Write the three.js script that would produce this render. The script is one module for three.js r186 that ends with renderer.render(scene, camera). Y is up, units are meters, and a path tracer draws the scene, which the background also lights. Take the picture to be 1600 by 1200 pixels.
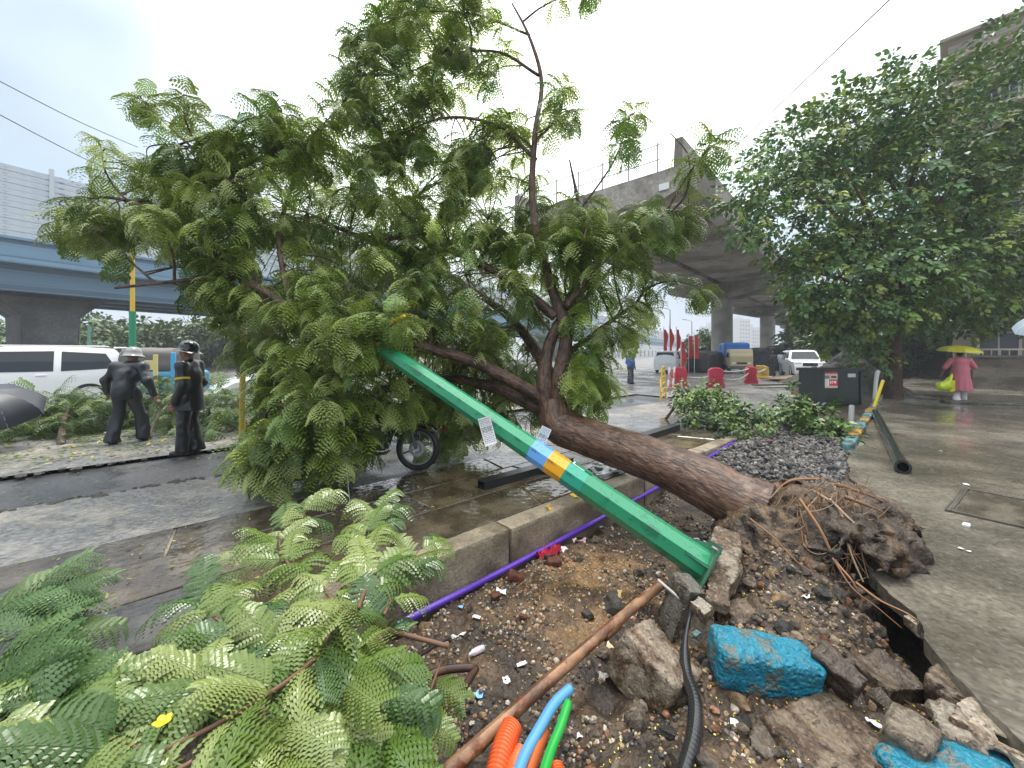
import * as THREE from 'three';
import { mergeGeometries, toCreasedNormals } from 'three/addons/utils/BufferGeometryUtils.js';
import { RoundedBoxGeometry } from 'three/addons/geometries/RoundedBoxGeometry.js';

// ---------- camera, sky, sun, exposure ----------
const scene = new THREE.Scene();
const FOCAL = 614, EYE = 1.6, HORIZON = 552;                       // focal length in pixels of a 1600 x 1200 frame, eye height, horizon row
const camera = new THREE.PerspectiveCamera(2 * Math.atan(600 / FOCAL) * 180 / Math.PI, 4 / 3, 0.05, 3000);
camera.position.set(0, EYE, 0);
camera.setViewOffset(1600, 1200, 0, 600 - HORIZON, 1600, 1200);    // the lens is shifted so that verticals stay upright
camera.lookAt(0, EYE, -1);
const renderer = new THREE.WebGLRenderer({ antialias: true });
renderer.toneMapping = THREE.LinearToneMapping;
renderer.toneMappingExposure = 2.15;
renderer.shadowMap.enabled = true;
const sunDir = new THREE.Vector3(0.06, 0.93, -0.22).normalize();
const sun = new THREE.DirectionalLight(new THREE.Color(1, 0.97, 0.92), 1.25);
sun.position.copy(sunDir).multiplyScalar(60);
sun.castShadow = true; sun.shadow.radius = 26; sun.shadow.mapSize.set(2048, 2048);
Object.assign(sun.shadow.camera, { left: -40, right: 40, top: 40, bottom: -40, near: 1, far: 160 });
scene.add(sun, sun.target);
scene.fog = new THREE.FogExp2(new THREE.Color(0.86, 0.9, 0.95), 0.0017);

// ---------- random numbers and noise ----------
function rngOf(seed) { let a = seed >>> 0; return () => { a = (a + 0x6D2B79F5) | 0; let t = Math.imul(a ^ (a >>> 15), 1 | a); t = (t + Math.imul(t ^ (t >>> 7), 61 | t)) ^ t; return ((t ^ (t >>> 14)) >>> 0) / 4294967296; }; }
const hash = (x, y, z) => { let h = (Math.imul(x, 374761393) + Math.imul(y, 668265263) + Math.imul(z, 2147483647 ^ 0x5bd1e995)) | 0; h = Math.imul(h ^ (h >>> 13), 1274126177); h ^= h >>> 16; return (h >>> 0) / 4294967296; };
const fade = t => t * t * (3 - 2 * t), mix = (a, b, t) => a + (b - a) * t, clamp = (x, a = 0, b = 1) => Math.min(b, Math.max(a, x)), smooth = (a, b, x) => fade(clamp((x - a) / (b - a)));
const md = (a, n) => ((a % n) + n) % n;
function noise2(x, y, per, seed) {
  const xi = Math.floor(x), yi = Math.floor(y), u = fade(x - xi), v = fade(y - yi), X = per ? md(xi, per) : xi, Y = per ? md(yi, per) : yi, X1 = per ? md(xi + 1, per) : xi + 1, Y1 = per ? md(yi + 1, per) : yi + 1;
  return mix(mix(hash(X, Y, seed), hash(X1, Y, seed), u), mix(hash(X, Y1, seed), hash(X1, Y1, seed), u), v);
}
function noise3(x, y, z, seed = 0) {
  const xi = Math.floor(x), yi = Math.floor(y), zi = Math.floor(z), u = fade(x - xi), v = fade(y - yi), w = fade(z - zi);
  const g = (a, b, c) => hash(xi + a, (yi + b) * 57 + (zi + c) * 131, seed);
  return mix(mix(mix(g(0, 0, 0), g(1, 0, 0), u), mix(g(0, 1, 0), g(1, 1, 0), u), v), mix(mix(g(0, 0, 1), g(1, 0, 1), u), mix(g(0, 1, 1), g(1, 1, 1), u), v), w) * 2 - 1;
}
function fbm2(x, y, oct, per, seed) { let s = 0, a = 0.5, n = 0; for (let i = 0; i < oct; i++) { s += a * noise2(x, y, per, seed + i); n += a; x *= 2; y *= 2; per *= 2; a *= 0.5; } return s / n; }
function fbm3(x, y, z, oct, seed) { let s = 0, a = 0.5; for (let i = 0; i < oct; i++) { s += a * noise3(x, y, z, seed + i); x *= 2.1; y *= 2.1; z *= 2.1; a *= 0.5; } return s; }

// overcast monsoon sky: white round the hidden sun, pale blue-grey away from it
{
  const W = 512, H = 256, d = new Float32Array(W * H * 4);
  for (let j = 0; j < H; j++) for (let i = 0; i < W; i++) {
    const ph = ((i + 0.5) / W - 0.5) * 2 * Math.PI, th = ((j + 0.5) / H - 0.5) * Math.PI, x = Math.cos(ph) * Math.cos(th), y = Math.sin(th), z = Math.sin(ph) * Math.cos(th);
    const c = x * sunDir.x + y * sunDir.y + z * sunDir.z, n = fbm3(x * 2.2 + 3, y * 3.5, z * 2.2, 4, 5) * 0.16;
    const front = -0.62 * z + 0.75 * y + 0.05 * x, t = Math.max(smooth(0.62, 0.98, front + n), smooth(0.42, 0.85, y + n)), k = 0.5 + 0.5 * t, o = (j * W + i) * 4;
    d[o] = mix(0.31, 1.40, t); d[o + 1] = mix(0.385, 1.41, t); d[o + 2] = mix(0.485, 1.42, t); d[o + 3] = 1;
    const low = smooth(0.3, 0.0, y) * 0.5 * (1 - t * 0.4);            // grey murk near the horizon
    d[o] = mix(d[o], 0.40, low); d[o + 1] = mix(d[o + 1], 0.42, low); d[o + 2] = mix(d[o + 2], 0.46, low);
  }
  const sky = new THREE.DataTexture(d, W, H, THREE.RGBAFormat, THREE.FloatType);
  sky.mapping = THREE.EquirectangularReflectionMapping; sky.magFilter = sky.minFilter = THREE.LinearFilter; sky.wrapS = THREE.RepeatWrapping; sky.needsUpdate = true;
  scene.background = sky; scene.environment = sky;
}

// ---------- helpers ----------
const V = (x, y, z) => new THREE.Vector3(x, y, z), PI = Math.PI, rnd = rngOf(77), rr = (a, b) => a + (b - a) * rnd();
const at = (x, y, depth) => V((x - 800) / FOCAL * depth, EYE - (y - HORIZON) / FOCAL * depth, -depth);   // a sighted point at its measured distance
const gnd = (x, y, h = 0) => at(x, y, (EYE - h) * FOCAL / (y - HORIZON));
const SX = 0.743, SZ = 0.669;                                       // direction of the street
const st = (s, t, h = 0) => V(SX * s - SZ * t, h, -(SZ * s + SX * t));  // s along the street, t across it to the left
const toST = p => [SX * p.x - SZ * p.z, -SZ * p.x - SX * p.z];
const STREET = Math.atan2(SZ, SX);                                  // rotation.y that turns local +x along the street
const lin = (r, g, b) => new THREE.Color().setRGB(r, g, b);
const M = (color, roughness = 0.6, o = {}) => new THREE.MeshStandardMaterial({ color: Array.isArray(color) ? lin(...color) : color, roughness, side: THREE.DoubleSide, ...o });
const MP = (color, roughness, o) => new THREE.MeshPhysicalMaterial({ color: Array.isArray(color) ? lin(...color) : color, roughness, side: THREE.DoubleSide, ...o });
const used = new Map();
function numbered(n) { const k = used.get(n) || 0; used.set(n, k + 1); return k ? n + '_' + String(k).padStart(3, '0') : n; }
function add(name, geo, mat, parent = scene) { const m = new THREE.Mesh(geo, mat); m.name = parent === scene ? numbered(name) : name; parent.add(m); return m; }
function thing(name, label, category, group, pos, turn = 0) { const g = new THREE.Group(); g.name = numbered(name); g.userData = { label, category }; if (group) g.userData.group = group; if (pos) g.position.copy(pos); g.rotation.y = turn; scene.add(g); return g; }
function one(name, geo, mat, label, category, group) { const m = add(name, geo, mat); m.userData = { label, category }; if (group) m.userData.group = group; return m; }
function struct(name, geo, mat) { const m = add(name, geo, mat); m.userData.kind = 'structure'; return m; }
function stuff(o) { o.userData.kind = 'stuff'; return o; }
const box = (w, h, d, x = 0, y = 0, z = 0, r = 0) => (r ? new RoundedBoxGeometry(w, h, d, 2, r) : new THREE.BoxGeometry(w, h, d)).translate(x, y, z);
const cyl = (r1, r2, h, n = 16, x = 0, y = 0, z = 0) => new THREE.CylinderGeometry(r1, r2, h, n).translate(x, y, z);
function merge(list) { return mergeGeometries(list.map(g => { const q = g.index ? g.toNonIndexed() : g.clone(); for (const k of Object.keys(q.attributes)) if (!['position', 'normal', 'uv'].includes(k)) q.deleteAttribute(k); if (!q.attributes.uv) q.setAttribute('uv', new THREE.BufferAttribute(new Float32Array(q.attributes.position.count * 2), 2)); return q; })); }
function geoOf(pos, idx, uv) { const g = new THREE.BufferGeometry(); g.setAttribute('position', new THREE.Float32BufferAttribute(pos, 3)); if (uv) g.setAttribute('uv', new THREE.Float32BufferAttribute(uv, 2)); if (idx) g.setIndex(idx); g.computeVertexNormals(); return g; }
// a tapering tube through points; r is a number, a list or a function of 0..1
function tube(pts, r, radial = 8, segs = 0, caps = true, wob = 0) {
  const c = new THREE.CatmullRomCurve3(pts, false, 'centripetal'), n = segs || Math.max(2, (pts.length - 1) * 5), P = [], U = [], I = [];
  const rad = typeof r === 'function' ? r : Array.isArray(r) ? t => { const f = t * (r.length - 1), i = Math.min(r.length - 2, Math.floor(f)); return mix(r[i], r[i + 1], f - i); } : () => r;
  let N = null, len = 0, prev = null;
  for (let i = 0; i <= n; i++) {
    const t = i / n, p = c.getPoint(t), T = c.getTangent(t);
    if (!N) { N = Math.abs(T.y) < 0.9 ? V(0, 1, 0) : V(1, 0, 0); N.sub(T.clone().multiplyScalar(N.dot(T))).normalize(); } else N.sub(T.clone().multiplyScalar(N.dot(T))).normalize();
    const B = T.clone().cross(N); if (prev) len += p.distanceTo(prev); prev = p;
    for (let k = 0; k <= radial; k++) {
      const a = (k % radial) / radial * 2 * PI; let q = rad(t);
      if (wob) q *= 1 + wob * noise3(p.x * 6 + Math.cos(a) * 1.4, p.y * 6 + Math.sin(a) * 1.4, p.z * 6, 9);
      P.push(p.x + (N.x * Math.cos(a) + B.x * Math.sin(a)) * q, p.y + (N.y * Math.cos(a) + B.y * Math.sin(a)) * q, p.z + (N.z * Math.cos(a) + B.z * Math.sin(a)) * q);
      U.push(k / radial * 2 * PI * rad(0.3), len);
    }
  }
  const w = radial + 1;
  for (let i = 0; i < n; i++) for (let k = 0; k < radial; k++) { const a = i * w + k; I.push(a, a + 1, a + w, a + 1, a + w + 1, a + w); }
  if (caps) for (const e of [0, n]) { const p = c.getPoint(e / n), o = P.length / 3; P.push(p.x, p.y, p.z); U.push(0, 0); for (let k = 0; k < radial; k++) { const a = e * w + k; e ? I.push(a, a + 1, o) : I.push(a + 1, a, o); } }
  return geoOf(P, I, U);
}
const rod = (a, b, r, n = 8) => tube([a, b], r, n, 1);
// a surface where f = 0 (inside is negative), by surface nets
function nets(f, lo, hi, cell) {
  const nx = Math.ceil((hi.x - lo.x) / cell) + 1, ny = Math.ceil((hi.y - lo.y) / cell) + 1, nz = Math.ceil((hi.z - lo.z) / cell) + 1, F = new Float32Array(nx * ny * nz);
  const at3 = (i, j, k) => i + nx * (j + ny * k);
  for (let k = 0; k < nz; k++) for (let j = 0; j < ny; j++) for (let i = 0; i < nx; i++) F[at3(i, j, k)] = f(lo.x + i * cell, lo.y + j * cell, lo.z + k * cell);
  const id = new Int32Array(nx * ny * nz).fill(-1), P = [], I = [], U = [];
  const E = [[0, 1], [2, 3], [4, 5], [6, 7], [0, 2], [1, 3], [4, 6], [5, 7], [0, 4], [1, 5], [2, 6], [3, 7]];
  for (let k = 0; k < nz - 1; k++) for (let j = 0; j < ny - 1; j++) for (let i = 0; i < nx - 1; i++) {
    const v = []; let m = 0; for (let c = 0; c < 8; c++) { const q = F[at3(i + (c & 1), j + (c >> 1 & 1), k + (c >> 2))]; v.push(q); if (q < 0) m |= 1 << c; }
    if (!m || m === 255) continue;
    let x = 0, y = 0, z = 0, n = 0;
    for (const [a, b] of E) if ((v[a] < 0) !== (v[b] < 0)) { const t = v[a] / (v[a] - v[b]); x += mix(a & 1, b & 1, t); y += mix(a >> 1 & 1, b >> 1 & 1, t); z += mix(a >> 2, b >> 2, t); n++; }
    id[at3(i, j, k)] = P.length / 3; const X = lo.x + (i + x / n) * cell, Y = lo.y + (j + y / n) * cell, Z = lo.z + (k + z / n) * cell; P.push(X, Y, Z); U.push(X + Z * 0.6, Y + Z * 0.7);
  }
  const quad = (a, b, c, d, flip) => { if (a < 0 || b < 0 || c < 0 || d < 0) return; flip ? I.push(a, c, b, a, d, c) : I.push(a, b, c, a, c, d); };
  for (let k = 1; k < nz - 1; k++) for (let j = 1; j < ny - 1; j++) for (let i = 1; i < nx - 1; i++) {
    const s = F[at3(i, j, k)] < 0;
    if (s !== F[at3(i + 1, j, k)] < 0) quad(id[at3(i, j - 1, k - 1)], id[at3(i, j, k - 1)], id[at3(i, j, k)], id[at3(i, j - 1, k)], !s);
    if (s !== F[at3(i, j + 1, k)] < 0) quad(id[at3(i - 1, j, k - 1)], id[at3(i, j, k - 1)], id[at3(i, j, k)], id[at3(i - 1, j, k)], s);
    if (s !== F[at3(i, j, k + 1)] < 0) quad(id[at3(i - 1, j - 1, k)], id[at3(i, j - 1, k)], id[at3(i, j, k)], id[at3(i - 1, j, k)], !s);
  }
  return geoOf(P, I, U);
}
const cone = (p, a, b, ra, rb) => { const dx = b.x - a.x, dy = b.y - a.y, dz = b.z - a.z, t = clamp(((p[0] - a.x) * dx + (p[1] - a.y) * dy + (p[2] - a.z) * dz) / (dx * dx + dy * dy + dz * dz + 1e-9)); return Math.hypot(p[0] - a.x - dx * t, p[1] - a.y - dy * t, p[2] - a.z - dz * t) - mix(ra, rb, t); };
const smin = (a, b, k) => { const h = clamp(0.5 + 0.5 * (b - a) / k); return mix(b, a, h) - k * h * (1 - h); };
const sbox = (x, y, z, a, b, c, r) => { const X = Math.abs(x) - a + r, Y = Math.abs(y) - b + r, Z = Math.abs(z) - c + r; return Math.hypot(Math.max(X, 0), Math.max(Y, 0), Math.max(Z, 0)) + Math.min(Math.max(X, Y, Z), 0) - r; };
// uv in metres, projected along the axis each face points to
function boxUV(g) { const q = g.index ? g.toNonIndexed() : g, p = q.attributes.position, u = new Float32Array(p.count * 2), a = V(0, 0, 0), b = V(0, 0, 0), c = V(0, 0, 0); for (let i = 0; i < p.count; i += 3) { a.fromBufferAttribute(p, i); b.fromBufferAttribute(p, i + 1).sub(a); c.fromBufferAttribute(p, i + 2).sub(a); b.cross(c); const X = Math.abs(b.x), Y = Math.abs(b.y), Z = Math.abs(b.z); for (let k = i; k < i + 3; k++) { const x = p.getX(k), y = p.getY(k), z = p.getZ(k); if (Y >= X && Y >= Z) { u[2 * k] = x; u[2 * k + 1] = z; } else if (X >= Z) { u[2 * k] = z; u[2 * k + 1] = y; } else { u[2 * k] = x; u[2 * k + 1] = y; } } } q.setAttribute('uv', new THREE.BufferAttribute(u, 2)); return q; }
// a rough broken block
function chunk(w, h, d, seed, rough = 0.03, cell = 0.025, r = 0.03) {
  const f = (x, y, z) => sbox(x, y, z, w / 2, h / 2, d / 2, r) + rough * fbm3(x * 5 + seed, y * 5, z * 5 - seed, 4, seed) + rough * 1.1 * noise3(x * 3.2 + seed * 3, y * 3.2, z * 3.2, seed + 40) + rough * 0.5 * Math.abs(noise3(x * 17, y * 17 + seed, z * 17, seed + 9)) + rough * 0.22 * noise3(x * 42, y * 42, z * 42, seed + 11);
  const e = rough * 2 + cell * 2; return toCreasedNormals(boxUV(nets(f, V(-w / 2 - e, -h / 2 - e, -d / 2 - e), V(w / 2 + e, h / 2 + e, d / 2 + e), cell)), 0.7);
}
// ---------- computed textures ----------
function tex(n, fn, srgb = true, rep = 1) {
  const d = new Uint8Array(n * n * 4);
  for (let j = 0; j < n; j++) for (let i = 0; i < n; i++) { const c = fn(i / n, j / n), o = (j * n + i) * 4; if (typeof c === 'number') d[o] = d[o + 1] = d[o + 2] = clamp(c) * 255; else { d[o] = clamp(c[0]) * 255; d[o + 1] = clamp(c[1]) * 255; d[o + 2] = clamp(c[2]) * 255; } d[o + 3] = 255; }
  const t = new THREE.DataTexture(d, n, n); t.wrapS = t.wrapT = THREE.RepeatWrapping; t.magFilter = THREE.LinearFilter; t.minFilter = THREE.LinearMipmapLinearFilter; t.generateMipmaps = true; t.repeat.set(rep, rep);
  if (srgb) t.colorSpace = THREE.SRGBColorSpace; t.needsUpdate = true; return t;
}
const sc3 = (c, k) => [c[0] * k, c[1] * k, c[2] * k], mx3 = (a, b, t) => [mix(a[0], b[0], t), mix(a[1], b[1], t), mix(a[2], b[2], t)];
const F = (u, v, f, o, s) => fbm2(u * f, v * f, o, f, s);
// ---------- surface materials ----------
const roadMap = tex(1024, (u, v) => { const b = F(u, v, 6, 4, 11), s = F(u, v, 128, 2, 12), w = F(u, v, 3, 3, 13), st_ = F(u, v, 24, 3, 14); const k = 0.43 + 0.18 * (b - 0.5) + 0.24 * (s - 0.5); return mx3([k, k * 0.99, k * 0.97], [0.60, 0.57, 0.52], smooth(0.50, 0.72, w * 0.6 + st_ * 0.4) * 0.75); }, true, 1 / 3.1);
const roadBump = tex(1024, (u, v) => 0.5 * F(u, v, 96, 3, 21) + 0.5 * F(u, v, 12, 4, 22), false, 1 / 3.1);
const roadRough = tex(512, (u, v) => 0.22 + 0.5 * smooth(0.40, 0.62, F(u, v, 5, 5, 31)) + 0.12 * F(u, v, 64, 2, 32), false, 1 / 4.3);
const tarMap = tex(512, (u, v) => { const k = 0.17 + 0.14 * F(u, v, 128, 2, 41) + 0.10 * F(u, v, 6, 4, 42); return [k, k, k * 1.02]; }, true, 1 / 2.3);
const paveMap = tex(1024, (u, v) => { const b = F(u, v, 5, 5, 51), m = F(u, v, 14, 4, 52), s = F(u, v, 160, 2, 53); const c = mx3([0.31, 0.295, 0.26], [0.47, 0.445, 0.40], smooth(0.3, 0.7, b * 0.6 + m * 0.4)); const q = smooth(0.72, 0.80, F(u, v, 256, 1, 54)), w = smooth(0.76, 0.84, F(u, v, 256, 1, 55)); return mx3(mx3(sc3(c, 0.82 + 0.36 * s), [0.20, 0.18, 0.15], q * 0.25), [0.60, 0.58, 0.54], w * 0.25); }, true, 1 / 4.7);
const paveRough = tex(1024, (u, v) => 0.04 + 0.22 * smooth(0.44, 0.66, F(u, v, 4, 5, 61)) + 0.10 * smooth(0.4, 0.8, F(u, v, 40, 3, 62)), false, 1 / 6.7);
const paveBump = tex(1024, (u, v) => 0.65 * F(u, v, 7, 5, 71) + 0.35 * F(u, v, 80, 2, 72), false, 1 / 4.7);
const dirtMap = tex(1024, (u, v) => { const b = F(u, v, 9, 5, 81), m = F(u, v, 60, 3, 82), s = F(u, v, 200, 2, 83); const c = mx3([0.62, 0.58, 0.54], [1, 0.95, 0.86], smooth(0.3, 0.7, b)); return sc3(c, 0.55 + 0.45 * m + 0.3 * (s - 0.5)); }, true, 1 / 1.6);
const dirtBump = tex(1024, (u, v) => 0.6 * F(u, v, 24, 4, 91) + 0.4 * F(u, v, 90, 3, 92), false, 1 / 1.6);
const concMap = tex(512, (u, v) => { const b = F(u, v, 5, 5, 101), s = F(u, v, 90, 2, 102), p = 0.5 * smooth(0.58, 0.8, F(u, v, 9, 4, 103)); return sc3(mx3([0.90, 0.88, 0.84], [0.66, 0.63, 0.58], smooth(0.35, 0.7, b)), (0.8 + 0.3 * s) * (1 - 0.35 * p)); }, true, 1 / 1.3);
const concBump = tex(512, (u, v) => 0.5 * F(u, v, 10, 4, 111) + 0.5 * F(u, v, 90, 2, 112), false, 1 / 1.3);
const barkMap = tex(512, (u, v) => { const r = F(u + 0.06 * F(u, v, 5, 3, 120), v * 1, 8, 5, 121), f = fbm2(u * 48, v * 10, 4, 0, 122), k = smooth(0.25, 0.75, f * 0.6 + r * 0.4), lich = smooth(0.62, 0.74, F(u, v, 6, 4, 123)); return mx3(mx3([0.36, 0.29, 0.25], [0.72, 0.60, 0.52], k), [0.80, 0.74, 0.66], lich * 0.5); }, true, 1 / 0.7);
const barkBump = tex(512, (u, v) => 0.6 * fbm2(u * 40, v * 12, 4, 0, 131) + 0.4 * F(u, v, 14, 4, 132), false, 1 / 0.7);
const rustMap = tex(512, (u, v) => mx3(mx3([0.45, 0.36, 0.29], [0.80, 0.68, 0.56], smooth(0.3, 0.7, F(u, v, 9, 6, 141))), [0.55, 0.36, 0.24], smooth(0.56, 0.66, F(u, v, 30, 4, 142))), true, 1 / 1.9);
const rubMap = tex(512, (u, v) => { const g = F(u, v, 70, 3, 145), b = F(u, v, 7, 5, 146), mud = smooth(0.48, 0.60, F(u, v, 6, 6, 147)), pit = smooth(0.64, 0.72, F(u, v, 36, 3, 148)), ag = smooth(0.66, 0.70, F(u, v, 54, 2, 149)); let c = mx3([0.62, 0.60, 0.56], [0.92, 0.89, 0.83], b); c = mx3(c, [0.50, 0.40, 0.31], mud * 0.8); c = mx3(c, [0.98, 0.95, 0.9], ag * 0.5); return sc3(c, (0.72 + 0.45 * g) * (1 - 0.28 * pit)); }, true, 1 / 0.8);
const rubBump = tex(512, (u, v) => 0.45 * F(u, v, 16, 4, 155) + 0.35 * F(u, v, 80, 3, 156) - 0.25 * smooth(0.62, 0.72, F(u, v, 36, 3, 148)) + 0.3, false, 1 / 0.8);
const wearMap = tex(512, (u, v) => { const d = smooth(0.60, 0.70, F(u, v, 7, 5, 151)), s = smooth(0.66, 0.72, F(u, v, 40, 3, 152)); return sc3([1, 1, 1], 1 - 0.20 * d - 0.12 * s); }, true, 1 / 0.9);

const mRoad = M([1, 1, 1], 1, { map: roadMap, bumpMap: roadBump, bumpScale: 0.018, roughnessMap: roadRough });
const mTar = M([1, 1, 1], 0.75, { map: tarMap, bumpMap: roadBump, bumpScale: 0.007, roughnessMap: roadRough });
const mPave = M([1, 1, 1], 1, { map: paveMap, bumpMap: paveBump, bumpScale: 0.010, roughnessMap: paveRough });
const mDirt = M([1, 1, 1], 0.62, { map: dirtMap, bumpMap: dirtBump, bumpScale: 0.03, vertexColors: true });
const conc = (c, rough = 0.6, o = {}) => M(c, rough, { map: concMap, bumpMap: concBump, bumpScale: 0.01, ...o });
const concBig = (c, rough = 0.7) => { const m = conc(c, rough); m.map = concMap.clone(); m.map.repeat.set(1 / 9, 1 / 9); m.bumpMap = null; return m; };
const rub = (c, rough = 0.6) => M(c, rough, { map: rubMap, bumpMap: rubBump, bumpScale: 0.016 });
const mConc = conc([0.36, 0.34, 0.30], 0.5), mConcWarm = conc([0.40, 0.35, 0.27], 0.5), mConcDark = conc([0.14, 0.135, 0.13], 0.45), mMud = conc([0.16, 0.12, 0.085], 0.55);
const mBark = M([0.30, 0.25, 0.22], 0.6, { map: barkMap, bumpMap: barkBump, bumpScale: 0.022 });
const mTrunk = M([0.42, 0.345, 0.30], 0.42, { map: barkMap, bumpMap: barkBump, bumpScale: 0.014 });
const mTwig = M([0.10, 0.065, 0.04], 0.5), mTwigDark = M([0.045, 0.04, 0.034], 0.5);
const mBlack = M([0.012, 0.012, 0.013], 0.35), mRubber = M([0.015, 0.015, 0.016], 0.55), mGlass = MP([0.02, 0.025, 0.03], 0.05, {}), mChrome = M([0.75, 0.75, 0.75], 0.18, { metalness: 1 }), mSteel = M([0.35, 0.35, 0.35], 0.4, { metalness: 0.8 });
const mWhite = M([0.78, 0.78, 0.77], 0.4), mCarWhite = MP([0.80, 0.81, 0.82], 0.3, { clearcoat: 0.8, clearcoatRoughness: 0.08 });

// ---------- ground, road, pavement ----------
function stGrid(s0, s1, ns, t0, t1, nt, h, col) {                    // sheet in street coordinates, uv in metres
  const P = [], U = [], I = [], C = [];
  for (let j = 0; j <= nt; j++) for (let i = 0; i <= ns; i++) { const s = mix(s0, s1, i / ns), t = mix(t0, t1, j / nt), p = st(s, t, typeof h === 'function' ? h(s, t) : h); P.push(p.x, p.y, p.z); U.push(s, t); if (col) C.push(...col(s, t)); }
  for (let j = 0; j < nt; j++) for (let i = 0; i < ns; i++) { const a = j * (ns + 1) + i; I.push(a, a + 1, a + ns + 1, a + 1, a + ns + 2, a + ns + 1); }
  const g = geoOf(P, I, U); if (col) g.setAttribute('color', new THREE.Float32BufferAttribute(C, 3)); return g;
}
struct('ground', stGrid(-900, 1400, 4, -900, 1400, 4, -0.75), M([0.14, 0.13, 0.12], 0.7, { map: concMap }));
const KT = 2.66;                                                     // face of the concrete kerb
struct('road', stGrid(-60, 14, 300, 4.75, 6.42, 24, (s, t) => 0.03 * (fbm2(s * 1.1, t * 1.6, 3, 0, 7) - 0.5) - 0.004), mRoad);
struct('asphalt_strip', stGrid(-60, 14, 200, 6.40, 8.2, 14, (s, t) => -0.045 + 0.02 * (fbm2(s * 0.8, t * 1.2, 3, 0, 17) - 0.5)), mTar);
struct('carriageway', stGrid(-80, 14, 160, 8.16, 60, 60, (s, t) => 0.012 + 0.02 * (fbm2(s * 0.7, t, 3, 0, 27) - 0.5)), mRoad);
struct('road_beyond', stGrid(13.98, 700, 120, 4.75, 400, 60, (s, t) => -0.008 + (s < 60 && t < 40 ? 0.03 * (fbm2(s * 0.5, t * 0.6, 3, 0, 37) - 0.5) : 0)), mRoad);
struct('rubble_verge', stGrid(11.2, 60, 160, KT + 0.2, 4.8, 16, (s, t) => 0.02 + 0.08 * (fbm2(s * 1.4, t * 1.4, 4, 0, 47) - 0.42)), mRoad);
// broken edge along the asphalt strip
{
  const g = [];
  for (let i = 0; i < 240; i++) { const s = -3 + 8 * rnd(), far = rnd() < 0.35, t = (far ? 8.14 : 6.42) + (rnd() - 0.5) * 0.16, q = rr(0.012, 0.045); g.push(new THREE.IcosahedronGeometry(q, 0).scale(1.3, 0.6, 1).rotateY(rnd() * 6).translate(...st(s, t, 0.0).toArray())); }
  stuff(add('edge_rubble', merge(g), mConcDark)).userData.label = 'line of broken asphalt crumbs along the dark strip';
}
// flagstones between the kerb and the road, each a slab of its own
{
  const base = struct('flagstone_paving', stGrid(-6, 11.4, 20, KT + 0.2, 4.78, 4, -0.016), conc([0.42, 0.38, 0.31], 0.5));
  const mats = [[0.17, 0.145, 0.11], [0.14, 0.125, 0.105], [0.21, 0.17, 0.115], [0.12, 0.115, 0.11]].map(c => M(c, 0.9, { map: concMap, bumpMap: paveBump, bumpScale: 0.012, roughnessMap: paveRough }));
  const edges = [KT + 0.24, KT + 0.86, KT + 1.48, 4.76];
  for (let r = 0; r < 3; r++) for (let s = -5.9 + r * 0.37, sa = 0; s < 11;) {
    const w = rr(1.1, 1.7), j = 0.011, sb = rr(-0.16, 0.16), z0 = edges[r] + j, z1 = edges[r + 1] - j, s0 = s + j, s1 = s + w - j, top = rr(-0.003, 0.004), tl = rr(-0.004, 0.004);
    const c = [[s0 - sa, z0], [s1 - sb, z0], [s1 + sb, z1], [s0 + sa, z1]].map(([a, b], i) => st(a, b, top + (i % 3 ? tl : -tl))), P = [], U = [];
    const inner = c.map((p, i) => { const m = c.reduce((q, x) => q.add(x), V(0, 0, 0)).multiplyScalar(0.25); return p.clone().lerp(m, 0.02); });
    const face = (...q) => { const I = q.length === 4 ? [0, 1, 2, 0, 2, 3] : [0, 1, 2]; for (const k of I) { P.push(q[k].x, q[k].y, q[k].z); const [a, b] = toST(q[k]); U.push(a, b); } };
    face(...inner); for (let i = 0; i < 4; i++) { const n = (i + 1) % 4, d = c[i].clone().setY(c[i].y - 0.008), e = c[n].clone().setY(c[n].y - 0.008); face(inner[i], d, e, inner[n]); face(d, d.clone().setY(-0.06), e.clone().setY(-0.06), e); }
    add('slab', geoOf(P, null, U), mats[Math.floor(rnd() * 4)], base); s += w; sa = sb;
  }
}
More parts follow.
